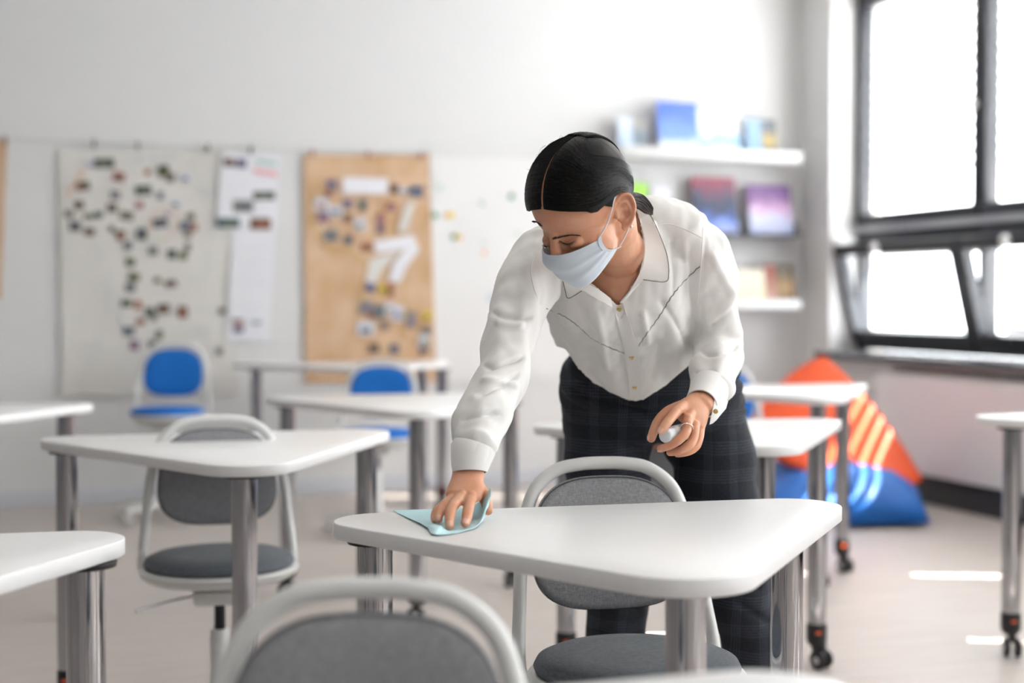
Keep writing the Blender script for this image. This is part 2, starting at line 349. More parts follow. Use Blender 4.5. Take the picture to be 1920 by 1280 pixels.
# ------------------------------------------------------------------ chairs
def superell(w, h, n, taper, k=56):
    o = []
    for i in range(k):
        q = 2*PI*i/k; c, s = math.cos(q), math.sin(q)
        z = h*math.copysign(abs(s)**(2/n), s); x = w*math.copysign(abs(c)**(2/n), c)*(1-taper*(z/h)); o.append((x, z))
    return o
def make_chair(seatm, backm, sz=.45, rise=0.0):
    r = empty('swivel_chair')
    # seat shell and pad
    sh = MB().lathe([(0, sz-.045), (.10, sz-.042), (.17, sz-.028), (.190, sz-.014), (.195, sz-.003), (.190, sz+.002), (.180, sz+.003), (0, sz+.0)], seg=56, sy=.97); sh.build('seat_shell', M_white, r)
    sp = MB().lathe([(0, sz+.002), (.180, sz+.004), (.184, sz+.012), (.178, sz+.024), (.160, sz+.032), (.11, sz+.037), (0, sz+.038)], seg=56, sy=.97); sp.build('seat_pad', seatm, r, sharp=80)
    zt = sz+.345+rise
    half = [(.09, .03, sz-.05), (.150, .075, sz-.047), (.184, .105, sz-.028), (.187, .125, sz+.02), (.180, .150, sz+.09), (.171, .178, sz+.18), (.157, .205, sz+.245+rise), (.134, .220, sz+.300+rise), (.092, .229, zt-.012), (.047, .232, zt-.002), (0, .233, zt)]
    pts = [(-x, y, z) for x, y, z in half] + [(x, y, z) for x, y, z in half[-2::-1]]
    MB().tube(smoothpath(pts, 7), .0125, seg=14).build('back_frame', M_white, r, sharp=80)
    # back pad: curved upholstered panel following the lean of the frame
    zc = sz+.20+rise; out = superell(.150, .122, 2.9, .07, 64)
    def pp(x, z, off):
        t = (z+.12)/.24
        y = .160+.062*t + (-.30*x*x*3.0)*.6 + off
        return Vector((x, y, zc+z))
    pad = MB(); rings = [(0.0, -.013, True), (.55, -.013, 0), (.90, -.012, 0), (.985, -.007, 0), (1.0, 0, 0), (.985, .007, 0), (.9, .011, 0), (.55, .012, 0), (0.0, .012, True)]
    vs = []; K = len(out)
    for s_, off, _ in rings:
        for x, z in out: vs.append(pp(x*max(s_, .001), z*max(s_, .001), off))
    fs = [(i*K+k, i*K+(k+1) % K, (i+1)*K+(k+1) % K, (i+1)*K+k) for i in range(len(rings)-1) for k in range(K)]
    pad.add(vs, fs); bp = pad.build('back_pad', backm, r, sharp=80)
    pg = MB().tube([pp(x*.985, z*.985, -.009) for x, z in out], .0009, seg=6, closed=True); pg.build('piping', M_black if backm is M_fabric else backm, bp)
    at = MB()
    for s in (-1, 1): at.tube([pp(s*.135, .03, .012), (s*.166, .195, zc+.03)], .006, seg=8)
    at.build('pad_bracket', M_white, r)
    # mechanism, lever, gas column
    MB().box((0, .0, sz-.065), (.13, .17, .035), bev=.01).build('seat_mechanism', M_white, r)
    MB().tube([(-.05, -.02, sz-.065), (-.13, -.04, sz-.075), (-.20, -.06, sz-.09)], [.004, .004, .006], seg=8).build('lever', M_handle, r)
    MB().lathe([(0, .20), (.0135, .20), (.0135, sz-.06), (0, sz-.06)], seg=20).build('gas_piston', M_black, r)
    MB().lathe([(0, .075), (.03, .075), (.03, .10), (.0245, .11), (.0245, sz-.165), (.021, sz-.155), (0, sz-.155)], seg=24).build('column', M_white, r)
    for k in range(5):
        a = 2*PI*k/5+.3; ca, sa = math.cos(a), math.sin(a); arm = MB()
        P = []
        for t, w_, h0, h1 in ((.02, .022, .065, .11), (.12, .020, .068, .100), (.22, .017, .068, .088), (.27, .013, .066, .080)):
            px, py = ca*t, sa*t; P.append([(px-sa*w_, py+ca*w_, h0), (px-sa*w_*.8, py+ca*w_*.8, h1), (px+sa*w_*.8, py-ca*w_*.8, h1), (px+sa*w_, py-ca*w_, h0)])
        vs = [p for q in P for p in q]; fs = [(i*4+j, i*4+(j+1) % 4, (i+1)*4+(j+1) % 4, (i+1)*4+j) for i in range(3) for j in range(4)]+[(3, 2, 1, 0), (12, 13, 14, 15)]
        arm.add(vs, fs); ao = arm.build('base_arm', M_white, r, sharp=30)
        w = MB(); b_ = a+random.uniform(-1, 1)
        for s in (-1, 1):
            Mw = Matrix.Translation(Vector((ca*.255, sa*.255, .025))) @ Matrix.Rotation(b_, 4, 'Z') @ Matrix.Rotation(PI/2, 4, 'Y') @ Matrix.Translation(Vector((0, 0, -.008+s*.012)))
            w.lathe([(0, 0), (.019, 0), (.0245, .003), (.0245, .013), (.019, .016), (0, .016)], M=Mw, seg=20)
        w.tube([(ca*.255, sa*.255, .03), (ca*.255, sa*.255, .07)], .008, seg=10)
        w.build('caster', [M_white], ao)
    return r
def put(o, u, d, rz, label, group):
    p = PD(u, 640, d); o.location = (p.x, p.y, 0); o.rotation_euler = (0, 0, rz); tag(o, label, 'chair', group)
V0 = -TH
gc = make_chair(M_seat, M_fabric)
put(gc, 1196, 2.50, V0+.21, 'grey swivel chair with white arched frame between the woman and the wiped table', 'grey swivel chairs')
def dup(proto, *a): c = copy_tree(proto); put(c, *a); return c
dup(gc, 409, 3.50, V0+.23, 'grey swivel chair behind the left table, its seat and lever showing', 'grey swivel chairs')
dup(gc, 640, 1.31, V0-.02, 'blurred grey chair back with white arch closest to the camera', 'grey swivel chairs')
dup(gc, 1290, 3.95, V0+.1, 'grey swivel chair partly hidden behind the legs of the woman', 'grey swivel chairs')
bc = make_chair(M_blue, M_blue, sz=.53)
lc = make_chair(M_blue, M_blue, sz=.46)
put(bc, 312, 7.15, V0+.05, 'blue swivel chair before the white paper map poster', 'blue swivel chairs')
put(lc, 706, 6.70, V0-.02, 'blue swivel chair between the far table and the middle table', 'blue swivel chairs')
dup(lc, 1370, 6.3, V0+.1, 'blue swivel chair mostly hidden behind the hip of the woman', 'blue swivel chairs')
# ------------------------------------------------------------------ glowing ceiling panels, added out of view as fill light
def emis(name, col, st):
    m = bpy.data.materials.new(name); m.use_nodes = True; b = m.node_tree.nodes['Principled BSDF']; b.inputs['Base Color'].default_value = (.8, .8, .8, 1)
    b.inputs['Emission Color'].default_value = (*col, 1); b.inputs['Emission Strength'].default_value = st; return m
M_fill = emis('fill_diffuser', (1, .96, .90), FILL)
nl = 0
for lx in (.4, 3.1):
    for ly in (-1.7, .9, 3.5):
        t = empty('ceiling_fill', (lx, ly, 3.2)); tag(t, 'long white fill light added on the ceiling, %s, %s row' % ('on the window side' if lx > 2 else 'on the inner side', {-1.7: 'behind the camera', .9: 'above the nearest', 3.5: 'above the middle'}[ly]), 'ceiling light', 'added fill lights')
        MB().box((0, 0, -.035), (.34, 1.5, .07), bev=.006).build('housing', M_white, t)
        MB().box((0, 0, -.072), (.30, 1.44, .006)).build('diffuser', M_fill, t, smooth=False)
# ------------------------------------------------------------------ flat things on the back wall
def pc(name, col, rough=.7, **k): return MT.get(name) or mat(name, col, rough, **k)
DK = [pc('print_dark_green', (.05, .07, .04)), pc('print_brown', (.16, .09, .055)), pc('print_slate', (.10, .12, .15)), pc('print_olive', (.16, .16, .06)),
      pc('print_rust', (.38, .14, .09)), pc('print_grey', (.22, .22, .21)), pc('print_teal', (.06, .12, .14)), pc('print_violet', (.20, .16, .28)), pc('print_pale', (.62, .64, .70)), pc('print_yellow', (.70, .50, .06)), pc('print_navy', (.06, .08, .18))]
M_brown = mat('kraft_paper', (.56, .35, .19), .8, noise_amt=.25, noise_scale=5, col2=(.66, .47, .32))
M_map = mat('cream_paper', (.70, .68, .64), .8, noise_amt=.05, noise_scale=2)
def wp(u, v, o=.01): return PY(u, v, BY-o)
def sheet(name, quad, m, off, rip=.004, n=26, seed=0, curl=0):
    tl, tr, br, bl = [wp(*q, off) for q in quad]; rows = []
    for i in range(n+1):
        r = []
        for j in range(n+1):
            a, b = j/n, i/n; p = tl.lerp(tr, a).lerp(bl.lerp(br, a), b)
            p = p.copy(); p.y = BY-off-rip*(.5+.5*noise.noise(Vector((p.x*4+seed, p.z*4, seed))))-curl*max(0, b-.9)*4*(1-a)
            p.z += .004*noise.noise(Vector((a*5, b*5, seed+3)))
            r.append(p)
        rows.append(r)
    return MB().grid(rows, thick=.0012)
def picks(root, lst, o, name='photo', ang=10):
    for u, v, w, h, mi in lst:
        c = wp(u, v, o); a = math.radians(random.uniform(-ang, ang)); s = .00318
        hw, hh = w*s/2, h*s/2; mb = MB(); n_ = 4
        M_ = Matrix.Translation(c) @ Matrix.Rotation(a, 4, 'Y')
        mb.box((0, 0, 0), (2*hw, .001, 2*hh), M=M_)
        if min(w, h) > 6:
            sub = random.choice([0, 1, 2, 3, 5]); sx = random.uniform(-.2, .2)
            mb.box((0, 0, 0), (hw*1.1, .0014, hh*.8), mi=1, M=M_ @ Matrix.Translation(Vector((sx*hw, -.0002, -.25*hh))))
            mb.build(name, [DK[mi], DK[(mi+sub+2) % 8]], root, smooth=False)
        else: mb.build(name, [DK[mi]], root, smooth=False)
# white paper map poster
mp_ = empty('paper_map_poster', wp(270, 745, .01)); tag(mp_, 'large white paper sheet with a map made of small glued photos, behind the blue chair', 'poster', 'handmade posters on the back wall')
def rebase(mb, root): l = Vector(root.location); mb.v = [v-l for v in mb.v]; return mb
def build_in(root, mb, name, m, **k): return rebase(mb, root).build(name, m, root, **k)
build_in(mp_, sheet('s', [(109, 278), (425, 281), (448, 738), (116, 742)], M_map, .010, .010, seed=1, curl=.03), 'paper_sheet', M_map)
def S5(l): return [(80+x/3.048, 260+y/3.048, w/3.048, h/3.048, m) for x, y, w, h, m in l]
def picks_in(root, lst, o, **k):
    before = set(bpy.data.objects); picks(root, lst, o, **k)
    for ob in set(bpy.data.objects)-before: ob.location = -Vector(root.location)
picks_in(mp_, S5([(275, 150, 50, 35, 8), (350, 140, 100, 50, 0), (435, 218, 60, 50, 4), (230, 270, 65, 45, 0), (415, 322, 50, 45, 5), (208, 378, 45, 40, 1), (150, 430, 45, 35, 3), (395, 395, 50, 45, 1), (320, 435, 40, 35, 6), (262, 445, 50, 30, 3), (185, 500, 55, 50, 2), (268, 532, 50, 40, 0), (480, 440, 65, 45, 3), (445, 550, 45, 50, 1), (395, 515, 28, 32, 3),
    (690, 185, 60, 60, 0), (730, 222, 40, 45, 1), (818, 222, 60, 45, 8), (600, 190, 30, 30, 4), (575, 295, 80, 50, 0), (672, 325, 30, 40, 2), (552, 380, 42, 35, 4), (760, 370, 55, 45, 8), (715, 430, 45, 35, 8), (672, 482, 75, 45, 0), (565, 545, 55, 60, 6), (845, 445, 45, 35, 3), (815, 500, 60, 45, 2), (865, 505, 40, 40, 4), (828, 550, 40, 30, 1),
    (488, 610, 40, 45, 2), (630, 640, 50, 45, 5), (738, 660, 45, 50, 0), (802, 668, 45, 45, 3), (828, 620, 30, 50, 2), (500, 705, 50, 45, 3), (520, 790, 60, 45, 3), (500, 850, 55, 50, 5), (655, 808, 32, 30, 3), (732, 828, 60, 38, 1), (478, 940, 60, 38, 0), (545, 950, 35, 50, 4), (610, 990, 45, 45, 0), (635, 1020, 35, 40, 3), (690, 972, 62, 50, 0), (800, 990, 50, 60, 1), (558, 1045, 42, 35, 4), (492, 1100, 60, 45, 2), (665, 1120, 35, 50, 3), (625, 1175, 40, 35, 0), (525, 1180, 50, 50, 7), (1025, 985, 40, 35, 5), (1010, 1215, 40, 40, 5)]), .0215)
M_ink = mat('blue_ink', (.50, .56, .66), .8); M_ink2 = mat('pale_orange_marker', (.78, .50, .38), .8); M_inkg = mat('pale_green_marker', (.62, .70, .50), .8)
def stroke(root, pts, r, m, o=.022, nm='marker_line'):
    P = smoothpath([wp(80+x/3.048, 260+y/3.048, o) for x, y in pts], 6); mb = MB().tube(P, r, seg=6)
    for v in mb.v: v.y = BY-o+(v.y-(BY-o))*.15
    build_in(root, mb, nm, m)
stroke(mp_, [(235, 175), (215, 215), (180, 265), (135, 330)], .008, M_ink2); stroke(mp_, [(600, 540), (640, 420), (760, 410), (755, 510), (700, 590)], .004, M_ink2)
stroke(mp_, [(600, 555), (660, 570), (720, 575)], .004, M_inkg); stroke(mp_, [(450, 900), (440, 1000), (455, 1100)], .003, M_ink)
def scribble(root, x, y, w, h, vert=False, rows_=1):
    for r in range(rows_):
        pts = []; n = int((h if vert else w)/8)
        for i in range(n):
            k = i/(n-1)
            if vert: pts.append((x+random.uniform(-.5, .5)*w, y+k*h))
            else: pts.append((x+k*w, y+r*h/rows_+random.uniform(-.4, .4)*h/rows_))
        stroke(root, pts, .0016, M_ink, nm='handwriting')
scribble(mp_, 315, 600, 50, 100, True); scribble(mp_, 368, 780, 45, 220, True); scribble(mp_, 500, 105, 270, 50, False, 2); scribble(mp_, 900, 290, 90, 60, False, 2); scribble(mp_, 325, 1140, 50, 80, True); scribble(mp_, 270, 1230, 40, 80, True); scribble(mp_, 870, 1090, 90, 60, False, 2); scribble(mp_, 950, 640, 30, 140, True)
# document sheets
dc = empty('printed_sheet', wp(465, 432, .03)); tag(dc, 'white printed sheet with small pictures pinned right of the map poster', 'paper')
build_in(dc, sheet('s', [(415, 284), (525, 290), (518, 432), (405, 428)], M_paper2, .028, .004, seed=4), 'paper_sheet', M_paper2)
picks_in(dc, S5([(1065, 135, 60, 45, 1), (1135, 140, 55, 50, 7), (1265, 325, 115, 45, 0), (1145, 385, 110, 65, 5), (1060, 480, 120, 50, 6), (1245, 485, 110, 60, 1)]), .034, ang=2)
stroke(dc, [(1215, 125), (1335, 145)], .011, pc('print_sage', (.35, .55, .45)), .035, 'heading'); stroke(dc, [(1205, 180), (1340, 205)], .016, pc('print_pink', (.80, .42, .45)), .035, 'heading')
dd_ = empty('printed_sheet', wp(470, 640, .03)); tag(dd_, 'narrow white printed sheet hanging below the sheet with pictures', 'paper')
build_in(dd_, sheet('s', [(436, 425), (516, 425), (505, 642), (424, 638)], M_paper2, .022, .004, seed=5), 'paper_sheet', M_paper2)
picks_in(dd_, S5([(1115, 1040, 60, 16, 1), (1120, 1062, 62, 14, 4), (1118, 1092, 55, 30, 10), (1215, 1050, 75, 28, 8)]), .028, ang=2)
for k, yy in enumerate((620, 700, 740, 790, 830, 960)): stroke(dd_, [(1110, yy), (1280, yy+4)], .0012, pc('print_line', (.6, .6, .65)), .028, 'text_line')
# brown poster
bp_ = empty('brown_paper_poster', wp(690, 716, .01)); tag(bp_, 'tall brown kraft paper poster with glued pictures and a white title strip', 'poster', 'handmade posters on the back wall')
build_in(bp_, sheet('s', [(568, 289), (803, 290), (818, 716), (572, 718)], M_brown, .010, .014, n=40, seed=7), 'paper_sheet', M_brown)
def S6(l): return [(560+x/2.977, 270+y/2.977, w/2.977, h/2.977, m) for x, y, w, h, m in l]
picks_in(bp_, S6([(185, 230, 55, 60, 7), (165, 280, 40, 40, 4), (125, 335, 80, 70, 8), (205, 375, 75, 55, 8), (138, 410, 60, 55, 7), (275, 335, 55, 50, 7), (360, 340, 45, 65, 5), (275, 415, 45, 45, 1), (345, 450, 65, 65, 8), (460, 415, 45, 60, 4), (458, 475, 40, 45, 10), (180, 510, 75, 65, 5), (278, 535, 45, 45, 2), (380, 575, 70, 50, 4), (515, 350, 60, 45, 4), (535, 250, 50, 50, 1), (580, 260, 40, 40, 8), (655, 265, 75, 60, 10),
    (400, 795, 60, 60, 7), (510, 815, 45, 80, 4), (465, 810, 40, 60, 9), (375, 910, 70, 70, 5), (445, 935, 65, 70, 2), (405, 955, 40, 35, 4), (510, 920, 55, 60, 8), (555, 945, 65, 85, 8), (375, 1030, 95, 75, 8), (480, 1010, 50, 50, 5), (720, 960, 55, 50, 9), (715, 1040, 50, 50, 5), (700, 1100, 60, 70, 8), (420, 1140, 60, 50, 1), (535, 1145, 50, 50, 2), (700, 1150, 50, 40, 2), (630, 980, 50, 90, 5)]), .027)
def paperbit(root, poly, m, o, nm):
    mb = MB(); P = [wp(560+x/2.977, 270+y/2.977, o) for x, y in poly]; Q = [p+Vector((0, .0012, 0)) for p in P]; n = len(P)
    mb.add(P+Q, [tuple(range(n)), tuple(range(2*n-1, n-1, -1))]+[(i, i+n, (i+1) % n+n, (i+1) % n) for i in range(n)]); build_in(root, mb, nm, m, smooth=False)
paperbit(bp_, [(248, 185), (498, 190), (495, 278), (245, 275)], M_paper2, .028, 'title_strip')
paperbit(bp_, [(605, 318), (650, 330), (600, 495), (552, 478)], M_map, .0285, 'paper_strip')
paperbit(bp_, [(420, 540), (640, 505), (675, 590), (600, 690), (570, 770), (500, 765), (530, 660), (590, 590), (430, 610)], M_paper2, .0290, 'cut_paper')
paperbit(bp_, [(400, 640), (560, 600), (470, 700), (430, 780), (370, 765)], M_map, .0280, 'cut_paper')
def stroke6(root, pts, r, m, o):
    stroke(root, [((560+x/2.977-80)*3.048, (270+y/2.977-260)*3.048) for x, y in pts], r, m, o)
M_glue = mat('yellow_marker', (.58, .38, .10), .8)
stroke6(bp_, [(110, 250), (75, 360), (80, 470), (150, 570), (280, 600), (350, 640), (385, 690), (360, 780), (340, 900)], .005, M_glue, .027)
stroke6(bp_, [(600, 740), (590, 850), (600, 950), (580, 1080)], .004, M_glue, .027)
# pale poster with coloured dots
wp_ = empty('white_paper_poster', wp(960, 712, .01)); tag(wp_, 'faint white paper poster with a few coloured dots, half hidden by the woman', 'poster', 'handmade posters on the back wall')
build_in(wp_, sheet('s', [(806, 284), (1118, 292), (1128, 708), (814, 714)], M_paper, .007, .006, seed=9), 'paper_sheet', M_wpaper)
def S7(l): return [(780+x/3.369, 270+y/3.369, w/3.369, h/3.369, m) for x, y, w, h, m in l]
G_, Y_, R_c, P_c = pc('sticker_green', (.05, .26, .10)), pc('sticker_yellow', (.85, .66, .05)), pc('sticker_orange', (.85, .40, .22)), pc('sticker_pale', (.62, .70, .62))
def dots(root, lst):
    for u, v, r, m in lst:
        c = wp(780+u/3.369, 270+v/3.369, .016)
        mb = MB().lathe([(0, 0), (r*.00095, 0), (r*.00095, .001), (0, .001)], M=Matrix.Translation(c) @ Matrix.Rotation(PI/2, 4, 'X'), seg=20); build_in(root, mb, 'sticker', m)
dots(wp_, [(120, 450, 18, G_), (195, 448, 16, R_c), (222, 448, 20, Y_), (238, 585, 17, G_), (262, 583, 18, Y_), (280, 592, 14, R_c), (420, 380, 20, P_c), (412, 372, 12, G_), (603, 330, 19, G_), (150, 275, 22, P_c), (425, 620, 18, P_c), (430, 685, 15, R_c), (645, 565, 18, P_c), (470, 970, 22, pc('sticker_blue', (.55, .63, .74)))])
# brown sheet at the left edge
be_ = empty('brown_paper_sheet', wp(-30, 560, .01)); tag(be_, 'brown paper sheet cut off at the left picture edge', 'poster', 'handmade posters on the back wall')
build_in(be_, sheet('s', [(-170, 252), (13, 262), (2, 560), (-170, 570)], M_brown, .010, .010, seed=12), 'paper_sheet', M_brown)
# string with clips
A_, B_ = wp(-60, 258, .03), wp(1105, 296, .03); st_ = MB().tube(smoothpath([A_, A_.lerp(B_, .3)-Vector((0, 0, .012)), A_.lerp(B_, .6)-Vector((0, 0, .012)), B_], 6), .0018, seg=6).build('hanging_string', pc('grey_string', (.35, .34, .31)))
tag(st_, 'thin grey string stretched along the back wall above the posters', 'string')
for i, (u, v) in enumerate([(10, 263), (176, 269), (258, 273), (390, 277), (470, 281), (586, 287), (690, 290), (790, 292)]):
    c = wp(u, v, .034); cl_ = MB().box(c, (.014, .012, .045), bev=.003).build('paper_clip', DK[[1, 0, 3, 3, 0, 4, 4, 4][i]])
    tag(cl_, ['brown clip at the left edge holding the cut off brown sheet', 'dark clip near the left corner of the map poster', 'olive clip at the middle of the map poster top', 'olive clip near the right corner of the map poster', 'green clip above the printed sheet with pictures', 'rust clip at the left top of the brown poster', 'rust clip at the middle top of the brown poster', 'rust clip at the right top of the brown poster'][i], 'clip', 'clips on the string')
# ------------------------------------------------------------------ shelves and books
SX0, SX1 = 3.40, 4.61
def shelf(z0, z1, dpt, m, label):
    o = MB().box(((SX0+SX1)/2, BY-dpt/2, (z0+z1)/2), (SX1-SX0, dpt, z1-z0), bev=.004).build('wall_shelf', m); tag(o, label, 'shelf', 'wall shelves'); return o
zt1 = PY(1400, 281, BY-.24).z; zt2 = PY(1400, 437, BY-.20).z; zt3 = PY(1400, 562, BY-.24).z
shelf(zt1-.065, zt1, .24, M_white, 'top white wall shelf beside the window pier'); shelf(zt2-.02, zt2, .20, M_shelf_dark, 'middle wall shelf with thin dark edge'); shelf(zt3-.055, zt3, .24, M_white, 'bottom white wall shelf carrying yellow and brown books')
def cover(name, stops, scale=3, seed=0, band=None):
    m = bpy.data.materials.new(name); m.use_nodes = True; nt = m.node_tree; b = nt.nodes['Principled BSDF']; b.inputs['Roughness'].default_value = .4
    tc = nt.nodes.new('ShaderNodeTexCoord'); nz = nt.nodes.new('ShaderNodeTexNoise'); nz.inputs['Scale'].default_value = scale; nz.inputs['Detail'].default_value = 2
    mp = nt.nodes.new('ShaderNodeMapping'); mp.inputs['Location'].default_value = (seed, seed*1.7, 0); nt.links.new(tc.outputs['Generated'], mp.inputs[0]); nt.links.new(mp.outputs[0], nz.inputs['Vector'])
    sx = nt.nodes.new('ShaderNodeSeparateXYZ'); nt.links.new(tc.outputs['Generated'], sx.inputs[0])
    ma = nt.nodes.new('ShaderNodeMath'); ma.operation = 'MULTIPLY_ADD'; ma.inputs[1].default_value = .45; nt.links.new(nz.outputs['Fac'], ma.inputs[0])
    m2 = nt.nodes.new('ShaderNodeMath'); m2.operation = 'MULTIPLY'; m2.inputs[1].default_value = .78; nt.links.new(sx.outputs[2], m2.inputs[0]); nt.links.new(m2.outputs[0], ma.inputs[2])
    cr = nt.nodes.new('ShaderNodeValToRGB'); e = cr.color_ramp.elements
    while len(e) < len(stops): e.new(.5)
    for i, (p, c) in enumerate(stops): e[i].position = p; e[i].color = (*c, 1)
    nt.links.new(ma.outputs[0], cr.inputs[0]); nt.links.new(cr.outputs[0], b.inputs['Base Color']); return m
def book(u0, v0, u1, v1, zb, m, label, y=.14, lean=8, group=None, pages=True, kind='book', cat='book'):
    a = PY(u0, v1, BY-y); b = PY(u1, v1, BY-y); t = PY((u0+u1)/2, v0, BY-y); w = b.x-a.x; h = t.z-zb; th_ = .02
    r = empty(kind, ((a.x+b.x)/2, BY-y, zb)); tag(r, label, cat, group); r.rotation_euler = (0, 0, 0)
    L = Matrix.Rotation(math.radians(-lean), 4, 'X')
    MB().box((0, 0, h/2), (w, .002, h), M=L @ Matrix.Translation(Vector((0, -.010, h/2)))).build('front_cover', m, r, smooth=False)
    MB().box((0, 0, 0), (w-.006, .017, h-.008), M=L @ Matrix.Translation(Vector((0, -.0005, h/2)))).build('page_block', M_paper, r, smooth=False)
    MB().box((0, 0, 0), (w, .002, h), M=L @ Matrix.Translation(Vector((0, .009, h/2)))).build('back_cover', m, r, smooth=False)
    return r
LB, WH_, RB = (.45, .60, .85), (.80, .82, .86), (.09, .18, .62)
book(1160, 220, 1186, 276, zt1, cover('cover_ice', [(.2, (.50, .62, .82)), (.9, (.66, .74, .86))]), 'pale blue book, leftmost on the top shelf', group='books on the top shelf')
book(1184, 221, 1212, 276, zt1, cover('cover_photo', [(.2, (.30, .32, .33)), (.5, (.16, .22, .28)), (.8, (.36, .35, .33))], 4, 3), 'book with a grey blue photo cover beside the pale blue book', y=.12, group='books on the top shelf')
book(1236, 190, 1310, 278, zt1, cover('cover_royal', [(.30, (.70, .76, .90)), (.42, (.20, .34, .80)), (.95, (.09, .18, .62))], 3, 5), 'large royal blue and white book standing on the top shelf', group='books on the top shelf')
book(1306, 205, 1392, 278, zt1, cover('cover_cloud', [(.25, (.78, .82, .88)), (.45, (.25, .55, .85)), (.60, (.80, .83, .87))], 3, 8), 'wide white book with light blue band on the top shelf', y=.11, group='books on the top shelf')
book(1400, 222, 1428, 279, zt1, cover('cover_sky', [(.2, (.22, .38, .58)), (.9, (.28, .42, .60))]), 'slim light blue book near the right end of the top shelf', y=.15, group='books on the top shelf')
book(1427, 224, 1456, 279, zt1, cover('cover_gold', [(.25, (.10, .11, .12)), (.5, (.50, .38, .14)), (.8, (.14, .16, .18))], 4, 2), 'dark book with golden picture at the right end of the top shelf', y=.13, group='books on the top shelf')
book(1180, 341, 1217, 432, zt2, cover('cover_green', [(.2, (.08, .50, .06)), (.8, (.35, .70, .08))]), 'bright green book on the middle shelf beside the ponytail', y=.10, group='books on the middle shelf')
book(1224, 346, 1262, 432, zt2, cover('cover_blush', [(.2, (.72, .68, .68)), (.6, (.80, .74, .72)), (.9, (.70, .70, .74))]), 'pale pink grey book on the middle shelf', y=.10, group='books on the middle shelf')
book(1302, 330, 1384, 434, zt2, cover('cover_night', [(.18, (.40, .45, .72)), (.38, (.10, .20, .62)), (.52, (.02, .03, .08)), (.72, (.05, .06, .12)), (.95, (.30, .06, .10))], 4, 4), 'dark night blue magazine with glowing picture on the middle shelf', y=.12, lean=10, group='books on the middle shelf')
book(1406, 345, 1487, 436, zt2, cover('cover_purple', [(.20, (.42, .48, .75)), (.48, (.60, .62, .80)), (.62, (.62, .38, .62)), (.80, (.18, .08, .26))], 3, 6), 'purple and lilac magazine at the right end of the middle shelf', y=.12, lean=10, group='books on the middle shelf')
book(1381, 505, 1434, 562, zt3, cover('cover_cream', [(.2, (.80, .76, .48)), (.8, (.80, .74, .60))]), 'cream yellow book on the bottom shelf by the shoulder', group='books on the bottom shelf')
book(1436, 496, 1458, 562, zt3, cover('cover_redbrown', [(.2, (.55, .34, .28)), (.8, (.36, .12, .09))], 4, 1), 'red brown book in the middle of the bottom shelf', y=.12, group='books on the bottom shelf')
book(1457, 495, 1491, 562, zt3, cover('cover_umber', [(.2, (.12, .08, .05)), (.5, (.45, .28, .12)), (.8, (.14, .12, .09))], 5, 2), 'dark brown book with orange picture at the right end of the bottom shelf', y=.13, group='books on the bottom shelf')
for u, l in ((1352, 'black bookend between the night blue and the purple magazine'), (1494, 'black bookend at the right end of the middle shelf')):
    p = PY(u+38 if u < 1400 else u, 434, BY-.12); o = MB().box((p.x, BY-.13, zt2+.004), (.05, .10, .008)).box((p.x, BY-.085, zt2+.04), (.05, .006, .08), bev=.001).build('bookend', M_black); tag(o, l, 'bookend', 'bookends')
# ------------------------------------------------------------------ bean bags
def pillow(corners, bulge, seed, pinch=.10, n=34, kup=1.0, kdn=.35):
    A, B, Cc, D = [Vector(c) for c in corners]; nrm = (Cc-A).cross(D-B).normalized(); top = []; bot = []
    for i in range(n+1):
        rt, rb = [], []
        for j in range(n+1):
            s, t = j/n, i/n; x, y = 2*s-1, 2*t-1
            px = s+(.5-s)*pinch*(1-y*y)*(abs(x)); py = t+(.5-t)*pinch*(1-x*x)*(abs(y))
            p = A.lerp(B, px).lerp(D.lerp(Cc, px), py)
            e = max(0, (1-x**2))*max(0, (1-y**2)); h = bulge*e**.42
            w = .035*noise.noise(Vector((x*1.6, y*1.6, seed)))*e**.5+.012*noise.noise(Vector((x*5, y*5, seed+4)))*e**.3*(1+abs(x*y))
            w += .008*math.sin(math.atan2(y, x)*11+seed)*max(0, math.hypot(x, y)-.75)*2*(e > 0)
            rt.append(p+nrm*(h*kup+w*(e > 0))); rb.append(p-nrm*(h*kdn))
        top.append(rt); bot.append(rb)
    K = n+1; vs = [p for r in top for p in r]+[p for r in bot for p in r]; N = K*K
    fs = [(i*K+j, i*K+j+1, (i+1)*K+j+1, (i+1)*K+j) for i in range(n) for j in range(n)]
    fs += [tuple(N+k for k in f[::-1]) for f in fs]
    bm = bmesh.new(); V = [bm.verts.new(v) for v in vs]
    for f in fs: bm.faces.new([V[k] for k in f])
    bmesh.ops.remove_doubles(bm, verts=bm.verts, dist=.0015); bmesh.ops.recalc_face_normals(bm, faces=bm.faces)
    me = bpy.data.meshes.new('bean_bag'); 
    for f in bm.faces: f.smooth = True
    bm.to_mesh(me); bm.free(); return me, [A, B, Cc, D], top
def bag(corners, bulge, m, seed, label, **k):
    me, q, top = pillow(corners, bulge, seed, **k); me.materials.append(m); o = bpy.data.objects.new('bean_bag', me); C.objects.link(o); tag(o, label, 'bean bag', 'bean bags in the window corner')
    n = len(top)-1; path = [top[0][j] for j in range(0, n, 1)]+[top[i][n] for i in range(0, n, 1)]+[top[n][j] for j in range(n, 0, -1)]+[top[i][0] for i in range(n, 0, -1)]
    MB().tube(path, .0035, seg=6, closed=True).build('seam_piping', m, o); return o
g0 = PZ(1745, 978, .03); 
bag([PZ(1745, 979, .03), PD(1716, 900, 7.75)*1.0, PD(1395, 905, 7.85), PZ(1430, 988, .03)], .27, M_bag_b, 3, 'blue bean bag lying flat on the floor under the orange one', kdn=.02, pinch=.06)
